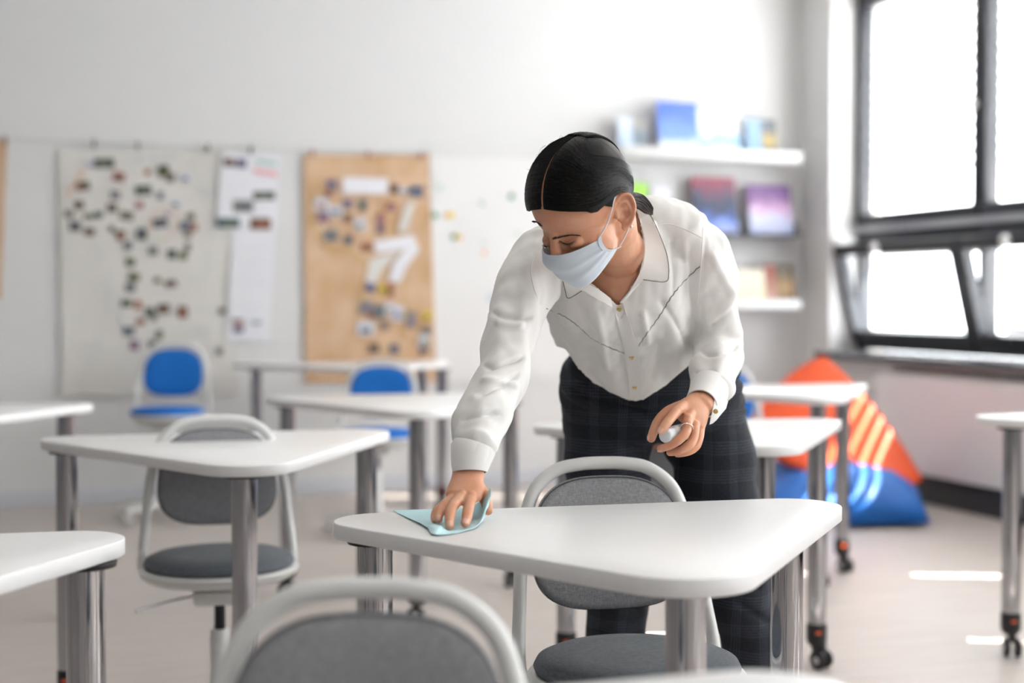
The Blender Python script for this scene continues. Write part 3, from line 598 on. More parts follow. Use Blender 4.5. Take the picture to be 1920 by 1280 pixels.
bag([PD(1545, 668, 7.55), PD(1729, 897, 7.10), PD(1560, 905, 6.95), PD(1405, 800, 7.35)], .17, M_bag_o, 8, 'orange bean bag leaning on the blue one against the window wall', kdn=.15, pinch=-.16)
# ------------------------------------------------------------------ the woman
T3 = -Fw
def norm(v): return v.normalized()
def loft(mb, rings, seg=40, sub=6, n=2.0, disp=None, side=None, capf=.55):
    # rings: (centre, ra, rb); ra across the image, rb in depth
    cs = [r[0] for r in rings]; m = len(rings); fine = []
    def cr(a, b, c, d, t): return .5*((2*b)+(c-a)*t+(2*a-5*b+4*c-d)*t*t+(3*b-3*c+d-a)*t**3)
    for i in range(m-1):
        q = [rings[max(i-1, 0)], rings[i], rings[i+1], rings[min(i+2, m-1)]]
        for k in range(sub):
            t = k/sub; fine.append((cr(*[x[0] for x in q], t), cr(*[x[1] for x in q], t), cr(*[x[2] for x in q], t)))
    fine.append(rings[-1]); M = len(fine); vs = []; sd = side or Rv
    for i, (c, ra, rb) in enumerate(fine):
        T = norm(fine[min(i+1, M-1)][0]-fine[max(i-1, 0)][0]); a = norm(sd-T*sd.dot(T)); b = T.cross(a)
        for k in range(seg):
            th = 2*PI*k/seg; co, si = math.cos(th), math.sin(th)
            x = math.copysign(abs(co)**(2/n), co); y = math.copysign(abs(si)**(2/n), si)
            e = disp(i/(M-1), th) if disp else 0
            vs.append(c+a*(x*(ra+e))+b*(y*(rb+e)))
    fs = [(i*seg+k, i*seg+(k+1) % seg, (i+1)*seg+(k+1) % seg, (i+1)*seg+k) for i in range(M-1) for k in range(seg)]
    # rounded end caps
    for end in (0, M-1):
        c, ra, rb = fine[end]; T = norm(fine[1][0]-fine[0][0])*-1 if end == 0 else norm(fine[-1][0]-fine[-2][0])
        r = min(ra, rb)*capf; base = end*seg; prev = base
        for f_, h in ((.8, .6), (.45, .9)):
            st = len(vs)
            for k in range(seg): vs.append(c+(vs[base+k]-c)*f_+T*r*h)
            for k in range(seg):
                q = (prev+k, prev+(k+1) % seg, st+(k+1) % seg, st+k); fs.append(q[::-1] if end == 0 else q)
            prev = st
        vs.append(c+T*r); ti = len(vs)-1
        for k in range(seg):
            q = (prev+k, prev+(k+1) % seg, ti); fs.append(q[::-1] if end == 0 else q)
    mb.add(vs, fs); return fine
def fuse(mb, voxel, smooth=3, name='tmp', fac=.5):
    me = bpy.data.meshes.new(name); me.from_pydata([tuple(v) for v in mb.v], [], mb.f)
    bm = bmesh.new(); bm.from_mesh(me); bmesh.ops.recalc_face_normals(bm, faces=bm.faces); bm.to_mesh(me); bm.free()
    o = bpy.data.objects.new(name, me); C.objects.link(o)
    r = o.modifiers.new('r', 'REMESH'); r.mode = 'VOXEL'; r.voxel_size = voxel
    s = o.modifiers.new('s', 'SMOOTH'); s.iterations = smooth; s.factor = fac
    dg = bpy.context.evaluated_depsgraph_get(); out = bpy.data.meshes.new_from_object(o.evaluated_get(dg))
    bpy.data.objects.remove(o); out.polygons.foreach_set('use_smooth', [True]*len(out.polygons)); return out
def getco(me): a = np.empty(len(me.vertices)*3); me.vertices.foreach_get('co', a); return a.reshape(-1, 3)
def setco(me, a): me.vertices.foreach_set('co', a.ravel()); me.update()
def getno(me): a = np.empty(len(me.vertices)*3); me.vertices.foreach_get('normal', a); return a.reshape(-1, 3)
def bvh(me): return BVHTree.FromPolygons([v.co.copy() for v in me.vertices], [tuple(p.vertices) for p in me.polygons])
def hit(tree, u, v, off=0.0, dflt=2.7):
    d = norm(ray(u, v)); r = tree.ray_cast(O, d)
    return (r[0]-d*off) if r[0] is not None else PD(u, v, dflt-off)
# --- head frame
psi, phi, rho = math.radians(42), math.radians(42), math.radians(6)
def camv(x, y, z):
    x, y = x*math.cos(rho)+y*math.sin(rho), -x*math.sin(rho)+y*math.cos(rho); return Rv*x+Uv*y+T3*z
HF = camv(-math.sin(psi)*math.cos(phi), -math.sin(phi), math.cos(psi)*math.cos(phi))
HU = camv(-math.sin(psi)*math.sin(phi), math.cos(phi), math.cos(psi)*math.sin(phi))
HL = camv(math.cos(psi), 0, math.sin(psi))
HC = PD(1100, 398, 2.45)
def H(f, l, u): return HC+HF*f+HL*l+HU*u
HM = Matrix((HF, HL, HU)).transposed().to_4x4(); HM.translation = HC
def ell(mb, c, r, seg=40, rings=28, M=None):
    prof = [(math.sin(PI*i/rings), -math.cos(PI*i/rings)) for i in range(rings+1)]
    T = (M if M is not None else HM) @ Matrix.Translation(Vector(c)) @ Matrix.Diagonal((r[0], r[1], r[2], 1))
    prof = [(max(a, 0 if 0 < i < rings else 0), z) for i, (a, z) in enumerate(prof)]
    vs = [T @ Vector((0, 0, -1))]; fs = []
    for a, z in prof[1:-1]:
        for k in range(seg): q = 2*PI*k/seg; vs.append(T @ Vector((a*math.cos(q), a*math.sin(q), z)))
    vs.append(T @ Vector((0, 0, 1))); n = len(prof)-2
    for k in range(seg): fs.append((0, 1+(k+1) % seg, 1+k)); fs.append((len(vs)-1, 1+(n-1)*seg+k, 1+(n-1)*seg+(k+1) % seg))
    for i in range(n-1):
        for k in range(seg): fs.append((1+i*seg+k, 1+i*seg+(k+1) % seg, 1+(i+1)*seg+(k+1) % seg, 1+(i+1)*seg+k))
    mb.add(vs, fs)
CR_C = (-.004, 0, .043); CR_R = (.099, .077, .086)
body = MB()
ell(body, CR_C, CR_R, 56, 40)
ell(body, (.034, 0, -.014), (.060, .060, .080))
ell(body, (.030, 0, -.052), (.058, .051, .040))
ell(body, (.072, 0, -.079), (.018, .020, .016))
for s in (-1, 1):
    ell(body, (.050, s*.036, -.016), (.026, .021, .024))      # cheeks
    ell(body, (.0775, s*.0275, -.004), (.0140, .0155, .0125))    # closed lids
    # ear
    E = HM @ Matrix.Translation(Vector((-.008, s*.071, -.002))) @ Matrix.Rotation(s*math.radians(-22), 4, 'Z') @ Matrix.Rotation(math.radians(-8), 4, 'Y')
    def e3(f, u, l): return E @ Vector((f, s*l, u))
    hx = [e3(.006, -.002, .003), e3(.014, .008, .004), e3(.011, .024, .006), e3(-.003, .032, .009), e3(-.015, .027, .012), e3(-.019, .010, .013), e3(-.015, -.008, .011), e3(-.007, -.020, .009), e3(.003, -.027, .005)]
    body.tube(smoothpath(hx, 6), [.0032]*30+[.0036]*13+[.0045]*6, seg=10)
    ell(body, (-.003, s*.0035, .004), (.0185, .0042, .0290), 24, 18, M=E @ Matrix.Rotation(s*math.radians(-14), 4, 'Z'))
    body.tube(smoothpath([e3(.006, .020, .007), e3(-.006, .018, .010), e3(-.011, .004, .010), e3(-.006, -.010, .009), e3(.002, -.015, .006)], 5), .0024, seg=8)
    ell(body, (.014, s*.004, -.002), (.0045, .004, .006), 16, 12, M=E)
    ell(body, (.003, s*.004, -.026), (.008, .004, .008), 20, 14, M=E)
    ell(body, (.096, s*.009, -.028), (.010, .007, .007), 20, 14)
body.tube([H(.082, 0, .034), H(.088, 0, .020), H(.096, 0, .004), H(.104, 0, -.014), H(.105, 0, -.024)], [.010, .0085, .009, .0105, .010], seg=20)
# neck, torso core, arms, legs
NK = [(H(-.035, 0, -.01), .052, .052), (H(-.036, 0, -.045), .052, .050), (PD(1154, 452, 2.60), .044, .047), (PD(1160, 475, 2.68), .058, .052), (PD(1160, 500, 2.74), .10, .07)]
loft(body, NK, 36)
def RT(g):
    return [(PD(1222, 800, 3.06), .170-g, .110-g), (PD(1212, 735, 3.02), .165-g, .105-g), (PD(1196, 690, 2.97), .142-g, .100-g), (PD(1188, 645, 2.91), .140-g, .105-g), (PD(1176, 600, 2.85), .146-g, .115-g),
            (PD(1166, 548, 2.79), .152-g, .122-g), (PD(1160, 500, 2.745), .158-g, .110-g), (PD(1160, 462, 2.72), .160-g, .086-g), (PD(1166, 434, 2.71), .128-g, .064-g), (PD(1170, 412, 2.71), .085-g, .050-g)]
loft(body, [(c+Fw*(.02 if i < 4 else 0), a-(.018 if i < 4 else 0), b-(.025 if i < 4 else 0)) for i, (c, a, b) in enumerate(RT(.012))], 48)
ARM_R = [(PD(1022, 468, 2.68), .044, .050), (PD(1003, 500, 2.655), .052, .055), (PD(983, 545, 2.62), .053, .052), (PD(963, 600, 2.585), .048, .047), (PD(952, 650, 2.55), .045, .043), (PD(944, 700, 2.51), .044, .043), (PD(921, 750, 2.465), .044, .042), (PD(901, 800, 2.425), .0425, .040), (PD(889, 832, 2.40), .038, .036)]
ARM_L = [(PD(1280, 440, 2.71), .046, .052), (PD(1302, 466, 2.715), .056, .058), (PD(1320, 505, 2.73), .057, .057), (PD(1332, 545, 2.76), .054, .054), (PD(1340, 585, 2.785), .048, .048), (PD(1346, 635, 2.80), .047, .047), (PD(1346, 668, 2.775), .047, .045), (PD(1342, 700, 2.73), .043, .041), (PD(1331, 728, 2.685), .037, .036)]
loft(body, [(c, a*.62, b*.62) for c, a, b in ARM_R]+[(PD(880, 868, 2.388), .026, .021), (PD(878, 893, 2.380), .027, .020)], 28)
loft(body, [(c, a*.62, b*.62) for c, a, b in ARM_L]+[(PD(1320, 748, 2.64), .024, .021), (PD(1311, 760, 2.62), .026, .020)], 28)
LEG_R = [(PD(1142, 790, 3.06), .100, .110), (PD(1139, 850, 3.04), .093, .103), (PD(1142, 920, 3.03), .087, .092), (PD(1149, 1000, 3.01), .078, .082), (PD(1155, 1090, 2.99), .067, .074), (PD(1156, 1180, 3.02), .065, .072), (PD(1160, 1290, 3.06), .065, .072), (PD(1164, 1420, 3.10), .064, .070)]
LEG_L = [(PD(1312, 790, 3.06), .098, .110), (PD(1335, 850, 3.04), .091, .103), (PD(1345, 920, 3.02), .085, .092), (PD(1363, 1000, 2.99), .076, .082), (PD(1384, 1090, 2.96), .067, .074), (PD(1402, 1180, 2.99), .065, .072), (PD(1424, 1290, 3.03), .065, .072), (PD(1444, 1420, 3.07), .064, .070)]
for lg in (LEG_R, LEG_L): loft(body, [(c, max(a*.60, a-.034), max(b*.6, b-.034)) for c, a, b in lg]+[(lg[-1][0]-Vector((0, 0, .06)), .034, .036)], 24)
# hands
def finger(pts, r):
    P = [PD(*p) for p in pts]; n = 5; sp = smoothpath(P, n); R_ = []
    for i in range(len(sp)):
        t = i/(len(sp)-1); base = r[0]+(r[1]-r[0])*t
        kn = sum(.0007*math.exp(-((t-c)/.06)**2) for c in (.33, .66)); R_.append(base+kn)
    e = sp[-1]; d = norm(e-sp[-2]); sp += [e+d*r[1]*.5, e+d*r[1]*.85]; R_ += [r[1]*.85, r[1]*.45]
    body.tube(sp, R_, seg=14); return sp
Rh = [finger([(888, 915, 2.352), (883, 932, 2.328), (878, 954, 2.300), (875, 972, 2.280), (872, 981, 2.270)], (.0102, .0074)),
      finger([(874, 913, 2.352), (864, 931, 2.325), (848, 950, 2.298), (843, 972, 2.275), (843, 985, 2.264)], (.0105, .0076)),
      finger([(862, 914, 2.355), (850, 934, 2.332), (833, 947, 2.310), (823, 963, 2.292), (822, 973, 2.284)], (.0098, .0073)),
      finger([(854, 918, 2.36), (842, 940, 2.342), (826, 951, 2.326), (816, 963, 2.312), (815, 974, 2.302)], (.0088, .0066)),
      finger([(888, 900, 2.385), (902, 920, 2.378), (911, 940, 2.364), (915, 957, 2.350)], (.0120, .0085))]
loft(body, [(PD(878, 884, 2.382), .0265, .019), (PD(876, 902, 2.370), .028, .019), (PD(873, 918, 2.350), .0315, .0165), (PD(868, 931, 2.332), .0305, .013)], 24)
for u, v, d in ((884, 928, 2.326), (866, 927, 2.324), (851, 931, 2.332)): ell(body, (0, 0, 0), (.0085, .0085, .0075), 14, 10, M=Matrix.Translation(PD(u, v, d)))
Lh = [finger([(1283, 760, 2.595), (1271, 769, 2.566), (1256, 786, 2.540), (1246, 799, 2.528), (1239, 808, 2.524)], (.0100, .0072)),
      finger([(1300, 768, 2.60), (1290, 786, 2.566), (1285, 812, 2.538), (1262, 832, 2.530), (1238, 841, 2.540)], (.0102, .0070)),
      finger([(1308, 776, 2.605), (1303, 797, 2.578), (1299, 825, 2.552), (1279, 843, 2.545), (1256, 848, 2.555)], (.0096, .0070)),
      finger([(1315, 784, 2.61), (1313, 808, 2.590), (1307, 834, 2.568), (1290, 847, 2.560), (1270, 851, 2.566)], (.0085, .0065)),
      finger([(1290, 758, 2.625), (1262, 768, 2.615), (1241, 782, 2.605), (1228, 803, 2.592), (1221, 822, 2.585)], (.0125, .0080))]
loft(body, [(PD(1318, 750, 2.64), .024, .019), (PD(1308, 762, 2.62), .027, .020), (PD(1298, 775, 2.60), .033, .0185), (PD(1291, 788, 2.588), .034, .015)], 24, side=norm(Rv*.75-Uv*.66))
for u, v, d in ((1272, 768, 2.562), (1290, 782, 2.562), (1303, 794, 2.572)): ell(body, (0, 0, 0), (.0078, .0078, .007), 14, 10, M=Matrix.Translation(PD(u, v, d)))
bme = fuse(body, .0019, 4, 'person')
# sculpt: soft detail in head coordinates
co = getco(bme); no = getno(bme); inv = np.array(HM.inverted()); hc = co @ inv[:3, :3].T + inv[:3, 3]
def gb(c, r): return np.exp(-(((hc-np.array(c))/np.array(r))**2).sum(1))
dsp = np.zeros(len(co))
for s in (-1, 1):
    dsp -= .0018*gb((.090, s*.029, .0065), (.010, .013, .0022))+.0022*gb((.091, s*.028, .013), (.012, .014, .007))
    dsp -= .0040*gb((.092, s*.015, -.002), (.012, .006, .010))
    dsp -= .0020*gb((.086, s*.030, -.017), (.012, .016, .0035))
    E = HM @ Matrix.Translation(Vector((-.008, s*.071, -.002))) @ Matrix.Rotation(s*math.radians(-22), 4, 'Z') @ Matrix.Rotation(math.radians(-8), 4, 'Y')
    for c_, r_, a_ in (((.0, s*.008, -.003), .0075, .0065), ((.003, s*.010, .012), .005, .0035), ((-.010, s*.014, .024), .004, .0015)):
        w_ = np.array(E @ Vector(c_)); dsp -= a_*np.exp(-((co-w_)**2).sum(1)/r_**2)*((no @ np.array(HL*s)) > .1)
wrist = np.array([noise.noise(Vector(c)*90) for c in co[::1]]) if False else 0
for S_, wr_ in ((Rh[:4], PD(879, 890, 2.372)), (Lh[:4], PD(1309, 764, 2.612))):      # tendons and knuckles on the back of each hand
    for sp in S_:
        a_ = np.array(wr_.lerp(sp[4], .25)); b_ = np.array(sp[5]); ab = b_-a_; t_ = np.clip(((co-a_) @ ab)/(ab @ ab), 0, 1); d_ = np.linalg.norm(co-(a_+t_[:, None]*ab)+0, axis=1)
        fr = np.clip(no @ np.array(T3), 0, 1); lat = np.linalg.norm((co-(a_+t_[:, None]*ab)) @ (np.eye(3)-np.outer(np.array(T3), np.array(T3))), axis=1)
        dsp += .0016*np.exp(-(lat/.0026)**2)*fr*(d_ < .022)*np.sin(PI*np.clip(t_, .02, .98))
        for q_ in (10, 11):      # finger joint
            dsp += .0005*np.exp(-((co-np.array(sp[q_]))**2).sum(1)/.009**2)
co = co+no*dsp[:, None]; setco(bme, co)
# knuckle creases and veins of the hands
M_skin = mat('skin', (.66, .345, .215), .45, sss=.25, noise_amt=.08, noise_scale=30, bump=.12, bump_scale=700, col2=(.60, .28, .165))
bme.materials.append(M_skin)
person = bpy.data.objects.new('person', bme); C.objects.link(person)
tag(person, 'dark-haired person in white blouse and face mask leaning over the table to wipe it', 'person')
TB = bvh(bme)
# --- trousers
def plaid():
    m = bpy.data.materials.new('plaid_wool'); m.use_nodes = True; nt = m.node_tree; b = nt.nodes['Principled BSDF']; b.inputs['Roughness'].default_value = .92; b.inputs['Sheen Weight'].default_value = .0
    tc = nt.nodes.new('ShaderNodeTexCoord'); mp = nt.nodes.new('ShaderNodeMapping'); mp.inputs['Rotation'].default_value = (0, 0, TH); nt.links.new(tc.outputs['Object'], mp.inputs[0])
    nz = nt.nodes.new('ShaderNodeTexNoise'); nz.inputs['Scale'].default_value = 5; nt.links.new(mp.outputs[0], nz.inputs['Vector'])
    sb = nt.nodes.new('ShaderNodeVectorMath'); sb.operation = 'MULTIPLY_ADD'; sb.inputs[1].default_value = (.03, .03, .03); nt.links.new(nz.outputs['Color'], sb.inputs[0]); nt.links.new(mp.outputs[0], sb.inputs[2])
    sx = nt.nodes.new('ShaderNodeSeparateXYZ'); nt.links.new(sb.outputs[0], sx.inputs[0])
    def mth(op, a, bb=None):
        n = nt.nodes.new('ShaderNodeMath'); n.operation = op
        for i, q in enumerate((a, bb)):
            if q is None: continue
            if isinstance(q, (int, float)): n.inputs[i].default_value = q
            else: nt.links.new(q, n.inputs[i])
        return n.outputs[0]
    def band(c, P, w, lp, lw):
        g = mth('LESS_THAN', mth('FRACT', mth('DIVIDE', c, P)), w); l = mth('LESS_THAN', mth('FRACT', mth('DIVIDE', c, lp)), lw); return mth('MULTIPLY', g, l)
    bx = band(sx.outputs[0], .058, .34, .0048, .30); bz = band(sx.outputs[2], .062, .50, .0062, .40)
    t = mth('ADD', mth('MULTIPLY', bx, .55), mth('MULTIPLY', bz, .38))
    n2 = nt.nodes.new('ShaderNodeTexNoise'); n2.inputs['Scale'].default_value = 260; n2.inputs['Detail'].default_value = 3; nt.links.new(tc.outputs['Object'], n2.inputs['Vector'])
    t = mth('ADD', t, mth('MULTIPLY', mth('SUBTRACT', n2.outputs['Fac'], .35), .55))
    mx = nt.nodes.new('ShaderNodeMix'); mx.data_type = 'RGBA'; mx.inputs['A'].default_value = (.006, .008, .013, 1); mx.inputs['B'].default_value = (.060, .072, .10, 1)
    nt.links.new(t, mx.inputs['Factor']); nt.links.new(mx.outputs['Result'], b.inputs['Base Color'])
    bp = nt.nodes.new('ShaderNodeBump'); bp.inputs['Strength'].default_value = .3; bp.inputs['Distance'].default_value = .001; nt.links.new(n2.outputs['Fac'], bp.inputs['Height']); nt.links.new(bp.outputs[0], b.inputs['Normal'])
    return m
M_plaid = plaid()
tr = MB()
loft(tr, [(PD(1222, 662, 2.985), .150, .105), (PD(1220, 690, 3.0), .186, .122), (PD(1220, 735, 3.03), .192, .132), (PD(1226, 780, 3.06), .197, .132), (PD(1231, 812, 3.06), .190, .120)], 72, 10, n=2.25, capf=.2,
     disp=lambda s, th: .0035*math.sin(th*3+s*9)*math.sin(s*21+math.cos(th)*2)+.0025*math.sin(s*46+2*math.sin(th*2)))
for sg, lg in ((-1, LEG_R), (1, LEG_L)):
    loft(tr, lg, 56, 10, disp=lambda s, th, sg=sg: .0028*math.sin(s*34+1.5*math.sin(th+sg))*(1.2-.6*abs(s-.5))+.004*math.sin(s*15+th*2+sg)*max(0, s-.35))
tme = fuse(tr, .0042, 4, 'trousers')
# two soft creases running across the lap
tc_ = getco(tme); tn = getno(tme)
pu = (tc_-np.array(O)); dd = pu @ np.array(Fw); U_ = 960+F*(pu @ np.array(Rv))/dd; V_ = 640-F*(pu @ np.array(Uv))/dd
def crease(x0, y0, x1, y1, w, a, bow=0):
    t = np.clip(((U_-x0)*(x1-x0)+(V_-y0)*(y1-y0))/((x1-x0)**2+(y1-y0)**2), 0, 1)
    qx = x0+(x1-x0)*t; qy = y0+(y1-y0)*t+bow*4*t*(1-t); ds = np.hypot(U_-qx, V_-qy)
    return a*np.exp(-(ds/w)**2)*np.clip(4*t*(1-t)*2, 0, 1)*(dd < 3.06)
e = -crease(1050, 690, 1235, 790, 7, .011, 6)-crease(1055, 725, 1240, 772, 6, .009, 10)-crease(1240, 775, 1400, 700, 7, .009, 4)+crease(1060, 708, 1225, 765, 9, .004, 8)-crease(1060, 772, 1200, 800, 6, .004)-crease(1250, 835, 1400, 800, 6, .003)
e += -crease(1110, 1110, 1210, 1150, 7, .006)-crease(1340, 1060, 1440, 1110, 8, .006)-crease(1350, 1110, 1445, 1170, 8, .006)-crease(1110, 1180, 1200, 1165, 6, .004)
setco(tme, tc_+tn*e[:, None])
tme.materials.append(M_plaid); trousers = bpy.data.objects.new('trousers', tme); C.objects.link(trousers); trousers.parent = person
# --- blouse
def cloth_mat(name, col, rough, tr_=.12):
    m = mat(name, col, rough, noise_amt=.02, noise_scale=12, bump=.05, bump_scale=500, sheen=.25); return m
M_blouse = cloth_mat('cream_chiffon', (.86, .845, .82), .6)
M_trim = mat('dark_stitching', (.10, .09, .08), .8)
M_gold = mat('gold_button', (.75, .58, .28), .25, metal=.8)
bl = MB()
def dt(s, th):   # loose lengthwise folds
    f = max(0, min(1, (1-s)*2.4))*min(1, s*4)
    return f*(.0045*math.sin(th*7+4*s)+.003*math.sin(th*13+2.2-3*s))*(.35+.65*f) + .0015*math.sin(20*s+th*2)
loft(bl, [(PD(1204, 735, 2.990), .138, .110), (PD(1196, 690, 2.950), .140, .112), (PD(1188, 645, 2.905), .142, .112)]+RT(0)[4:], 96, 8, disp=dt, n=2.15)
# chest softness and shoulder caps
for u, v, d in ((1095, 566, 2.735), (1222, 556, 2.745)): ell(bl, (0, 0, 0), (.062, .058, .058), 32, 22, M=Matrix.Translation(PD(u, v, d)))
loft(bl, [(PD(1120, 440, 2.71), .045, .050), (PD(1062, 452, 2.695), .045, .050), (PD(1018, 472, 2.68), .046, .050)], 32, 6, side=norm(Uv))
loft(bl, [(PD(1195, 415, 2.71), .045, .050), (PD(1250, 420, 2.715), .050, .054), (PD(1290, 446, 2.712), .054, .056)], 32, 6, side=norm(Uv))
def ds(ph, A):
    def f(s, th):
        r = math.sin(s*30+1.7*math.sin(th+ph)+ph); r2 = math.sin(s*17+2.2*math.cos(th-ph)+2*ph)
        return A*(.0050*max(r, -.25)*(.4+.6*abs(2*s-1))+.0035*r2*s+.002*math.sin(th*5+s*8))
    return f
loft(bl, ARM_R, 64, 12, disp=ds(.6, .95)); loft(bl, ARM_L, 64, 12, disp=ds(2.1, 1.0))
# slight puff gathered above each cuff
blm = fuse(bl, .0036, 9, 'blouse')
bc_ = getco(blm); bn = getno(blm)
pu = (bc_-np.array(O)); dd = pu @ np.array(Fw); U_ = 960+F*(pu @ np.array(Rv))/dd; V_ = 640-F*(pu @ np.array(Uv))/dd
e = np.zeros(len(bc_))
# seams: arm scyes, yokes and long soft folds
for a in ((1000, 470, 1012, 575, 4, -.004, -10), (1322, 440, 1312, 640, 4, -.004, 6), (918, 585, 1000, 596, 6, -.006, 5), (925, 600, 985, 608, 7, .004, 4), (905, 690, 985, 668, 5, -.006, 4), (900, 715, 975, 725, 6, .004, -4), (890, 745, 975, 700, 5, -.005, 4), (862, 790, 940, 775, 5, -.004, -3),
          (1310, 660, 1385, 650, 5, -.006, 8), (1325, 620, 1385, 560, 6, -.004, 5), (1300, 700, 1380, 690, 5, -.005, 5), (1330, 470, 1375, 560, 7, .004, -3), (1225, 440, 1232, 520, 5, .003, 0), (1262, 440, 1262, 560, 6, -.003, 0), (1285, 450, 1287, 600, 5, .003, 0), (1205, 580, 1215, 650, 5, .003, 0), (1235, 560, 1290, 650, 6, -.004, -5), (1075, 560, 1130, 640, 6, -.003, 6), (1040, 500, 1045, 570, 6, .003, 0), (1120, 580, 1140, 700, 6, .003, 0), (1240, 640, 1220, 720, 6, -.003, 0), (1095, 640, 1150, 720, 7, -.003, 4)):
    e += 1.6*crease(*a[:4], a[4], a[5], a[6])
nn = np.array([noise.noise(Vector((c[0]*22, c[1]*22, c[2]*9))) for c in bc_]); nn2 = np.array([noise.noise(Vector((c[0]*50, c[1]*50, c[2]*25+7))) for c in bc_])
e += nn*.0040+nn2*.0026
setco(blm, bc_+bn*e[:, None])
# cut the neck opening
def inpoly(px, py, poly):
    r = np.zeros(len(px), bool); n = len(poly); j = n-1
    for i in range(n):
        xi, yi = poly[i]; xj, yj = poly[j]
        c = ((yi > py) != (yj > py)) & (px < (xj-xi)*(py-yi)/((yj-yi)+1e-9)+xi); r ^= c; j = i
    return r
NECK = [(1085, 470), (1100, 405), (1150, 385), (1192, 388), (1202, 430), (1206, 480), (1196, 520), (1178, 548), (1160, 574), (1140, 556), (1118, 538), (1098, 520)]
co2 = getco(blm); pu = (co2-np.array(O)); dd = pu @ np.array(Fw); U_ = 960+F*(pu @ np.array(Rv))/dd; V_ = 640-F*(pu @ np.array(Uv))/dd
HEM = [(1020, 640), (1062, 654), (1085, 690), (1112, 716), (1150, 737), (1184, 751), (1207, 748), (1250, 720), (1290, 685), (1318, 660), (1345, 650), (1345, 960), (1020, 960)]
ins = (inpoly(U_, V_, NECK) & (dd < 2.80)) | (inpoly(U_, V_, HEM) & (dd > 2.81))
bm = bmesh.new(); bm.from_mesh(blm); bm.verts.ensure_lookup_table()
bmesh.ops.delete(bm, geom=[f for f in bm.faces if all(ins[v.index] for v in f.verts)], context='FACES')
for _ in range(10):
    be = [v for v in bm.verts if v.is_boundary]
    bmesh.ops.smooth_vert(bm, verts=be, factor=.5, use_axis_x=True, use_axis_y=True, use_axis_z=True)
bm.to_mesh(blm); bm.free()
blm.materials.append(M_blouse); blouse = bpy.data.objects.new('blouse', blm); C.objects.link(blouse); blouse.parent = person
md = blouse.modifiers.new('thickness', 'SOLIDIFY'); md.thickness = .0015; md.offset = 1
TBL = bvh(blm)
def strip(name, pts_a, pts_b, m, par, off=.004, thick=.0018, n=5, k=3, tree=None, d0=2.7):
    A = smoothpath([Vector((a[0], a[1], a[2] if len(a) > 2 else 0)) for a in pts_a], n); B = smoothpath([Vector((a[0], a[1], a[2] if len(a) > 2 else 0)) for a in pts_b], n)
    rows = []
    for a, b in zip(A, B):
        row = []
        for i in range(k+1):
            t = i/k; q = a.lerp(b, t)
            if q.z > 1: row.append(PD(q.x, q.y, q.z))
            else: row.append(hit(tree or TBL, q.x, q.y, off, d0))
        rows.append(row)
    for _ in range(2):
        for i in range(1, len(rows)-1):
            for j in range(k+1): rows[i][j] = rows[i][j]*.5+(rows[i-1][j]+rows[i+1][j])*.25
    return MB().grid(rows, thick=thick).build(name, m, par, sharp=80)
pl = strip('button_placket', [(1146, 560), (1153, 590), (1165, 630), (1172, 668), (1177, 705), (1180, 742)], [(1168, 566), (1176, 590), (1189, 630), (1197, 668), (1202, 705), (1204, 742)], M_blouse, blouse, off=.004, d0=2.86)
for u, v in ((1161, 579), (1184, 669), (1190, 726)):
    p = hit(TBL, u, v, .007, 2.85); Mb = Matrix.Translation(p) @ (-ray(u, v)).to_track_quat('Z', 'Y').to_matrix().to_4x4()
    MB().lathe([(0, 0), (.0048, 0), (.0052, .001), (.0045, .0022), (.003, .0016), (0, .0016)], M=Mb, seg=20).build('button', M_gold, blouse)
def seam(pts, nm='stitched_trim'):
    P = smoothpath([Vector((a, b, 0)) for a, b in pts], 14); Q = []
    for i, q in enumerate(P): w = .7*math.sin(i*1.3); Q.append(hit(TBL, q.x+w*.5, q.y+w, .0022))
    MB().tube(Q, .0008, seg=6).build(nm, M_trim, blouse)
seam([(1024, 578), (1034, 582), (1060, 594), (1085, 612), (1110, 634), (1140, 650), (1171, 662)])
seam([(1197, 648), (1215, 622), (1238, 590), (1258, 558), (1280, 530), (1312, 499)])
M_seam = M_blouse
def welt(pts):
    P = smoothpath([Vector((a, b, 0)) for a, b in pts], 8); MB().tube([hit(TBL, q.x, q.y, .0016) for q in P], .0013, seg=6).build('seam', M_seam, blouse)
welt([(1226, 424), (1255, 420), (1290, 432), (1318, 447)]); welt([(1318, 425), (1316, 470), (1312, 520), (1308, 570)]); welt([(1006, 470), (996, 500), (1000, 535), (1012, 570)]); welt([(1010, 492), (1040, 476), (1070, 470)])
# collar
cl = strip('collar', [(1186, 383, 2.70), (1196, 400, 2.675), (1205, 430, 2.65), (1209, 462, 2.62), (1206, 495, 2.60), (1195, 520, 2.60), (1180, 545, 2.61), (1162, 566, 2.63)],
           [(1200, 385, 2.695), (1222, 410, 2.655), (1238, 445, 2.63), (1250, 480, 2.61), (1253, 512, 2.605), (1246, 527, 2.605), (1205, 523, 2.60), (1170, 566, 2.63)], M_blouse, blouse, thick=.003, n=6, k=6)
cl2 = strip('collar', [(1056, 528, 2.60), (1085, 528, 2.60), (1098, 530, 2.60), (1110, 536, 2.605), (1128, 546, 2.615), (1146, 560, 2.63)],
            [(1060, 545, 2.61), (1066, 558, 2.61), (1090, 544, 2.605), (1105, 552, 2.61), (1130, 566, 2.62), (1148, 576, 2.635)], M_blouse, blouse, thick=.003, n=6, k=5)
clb = MB(); rows = []
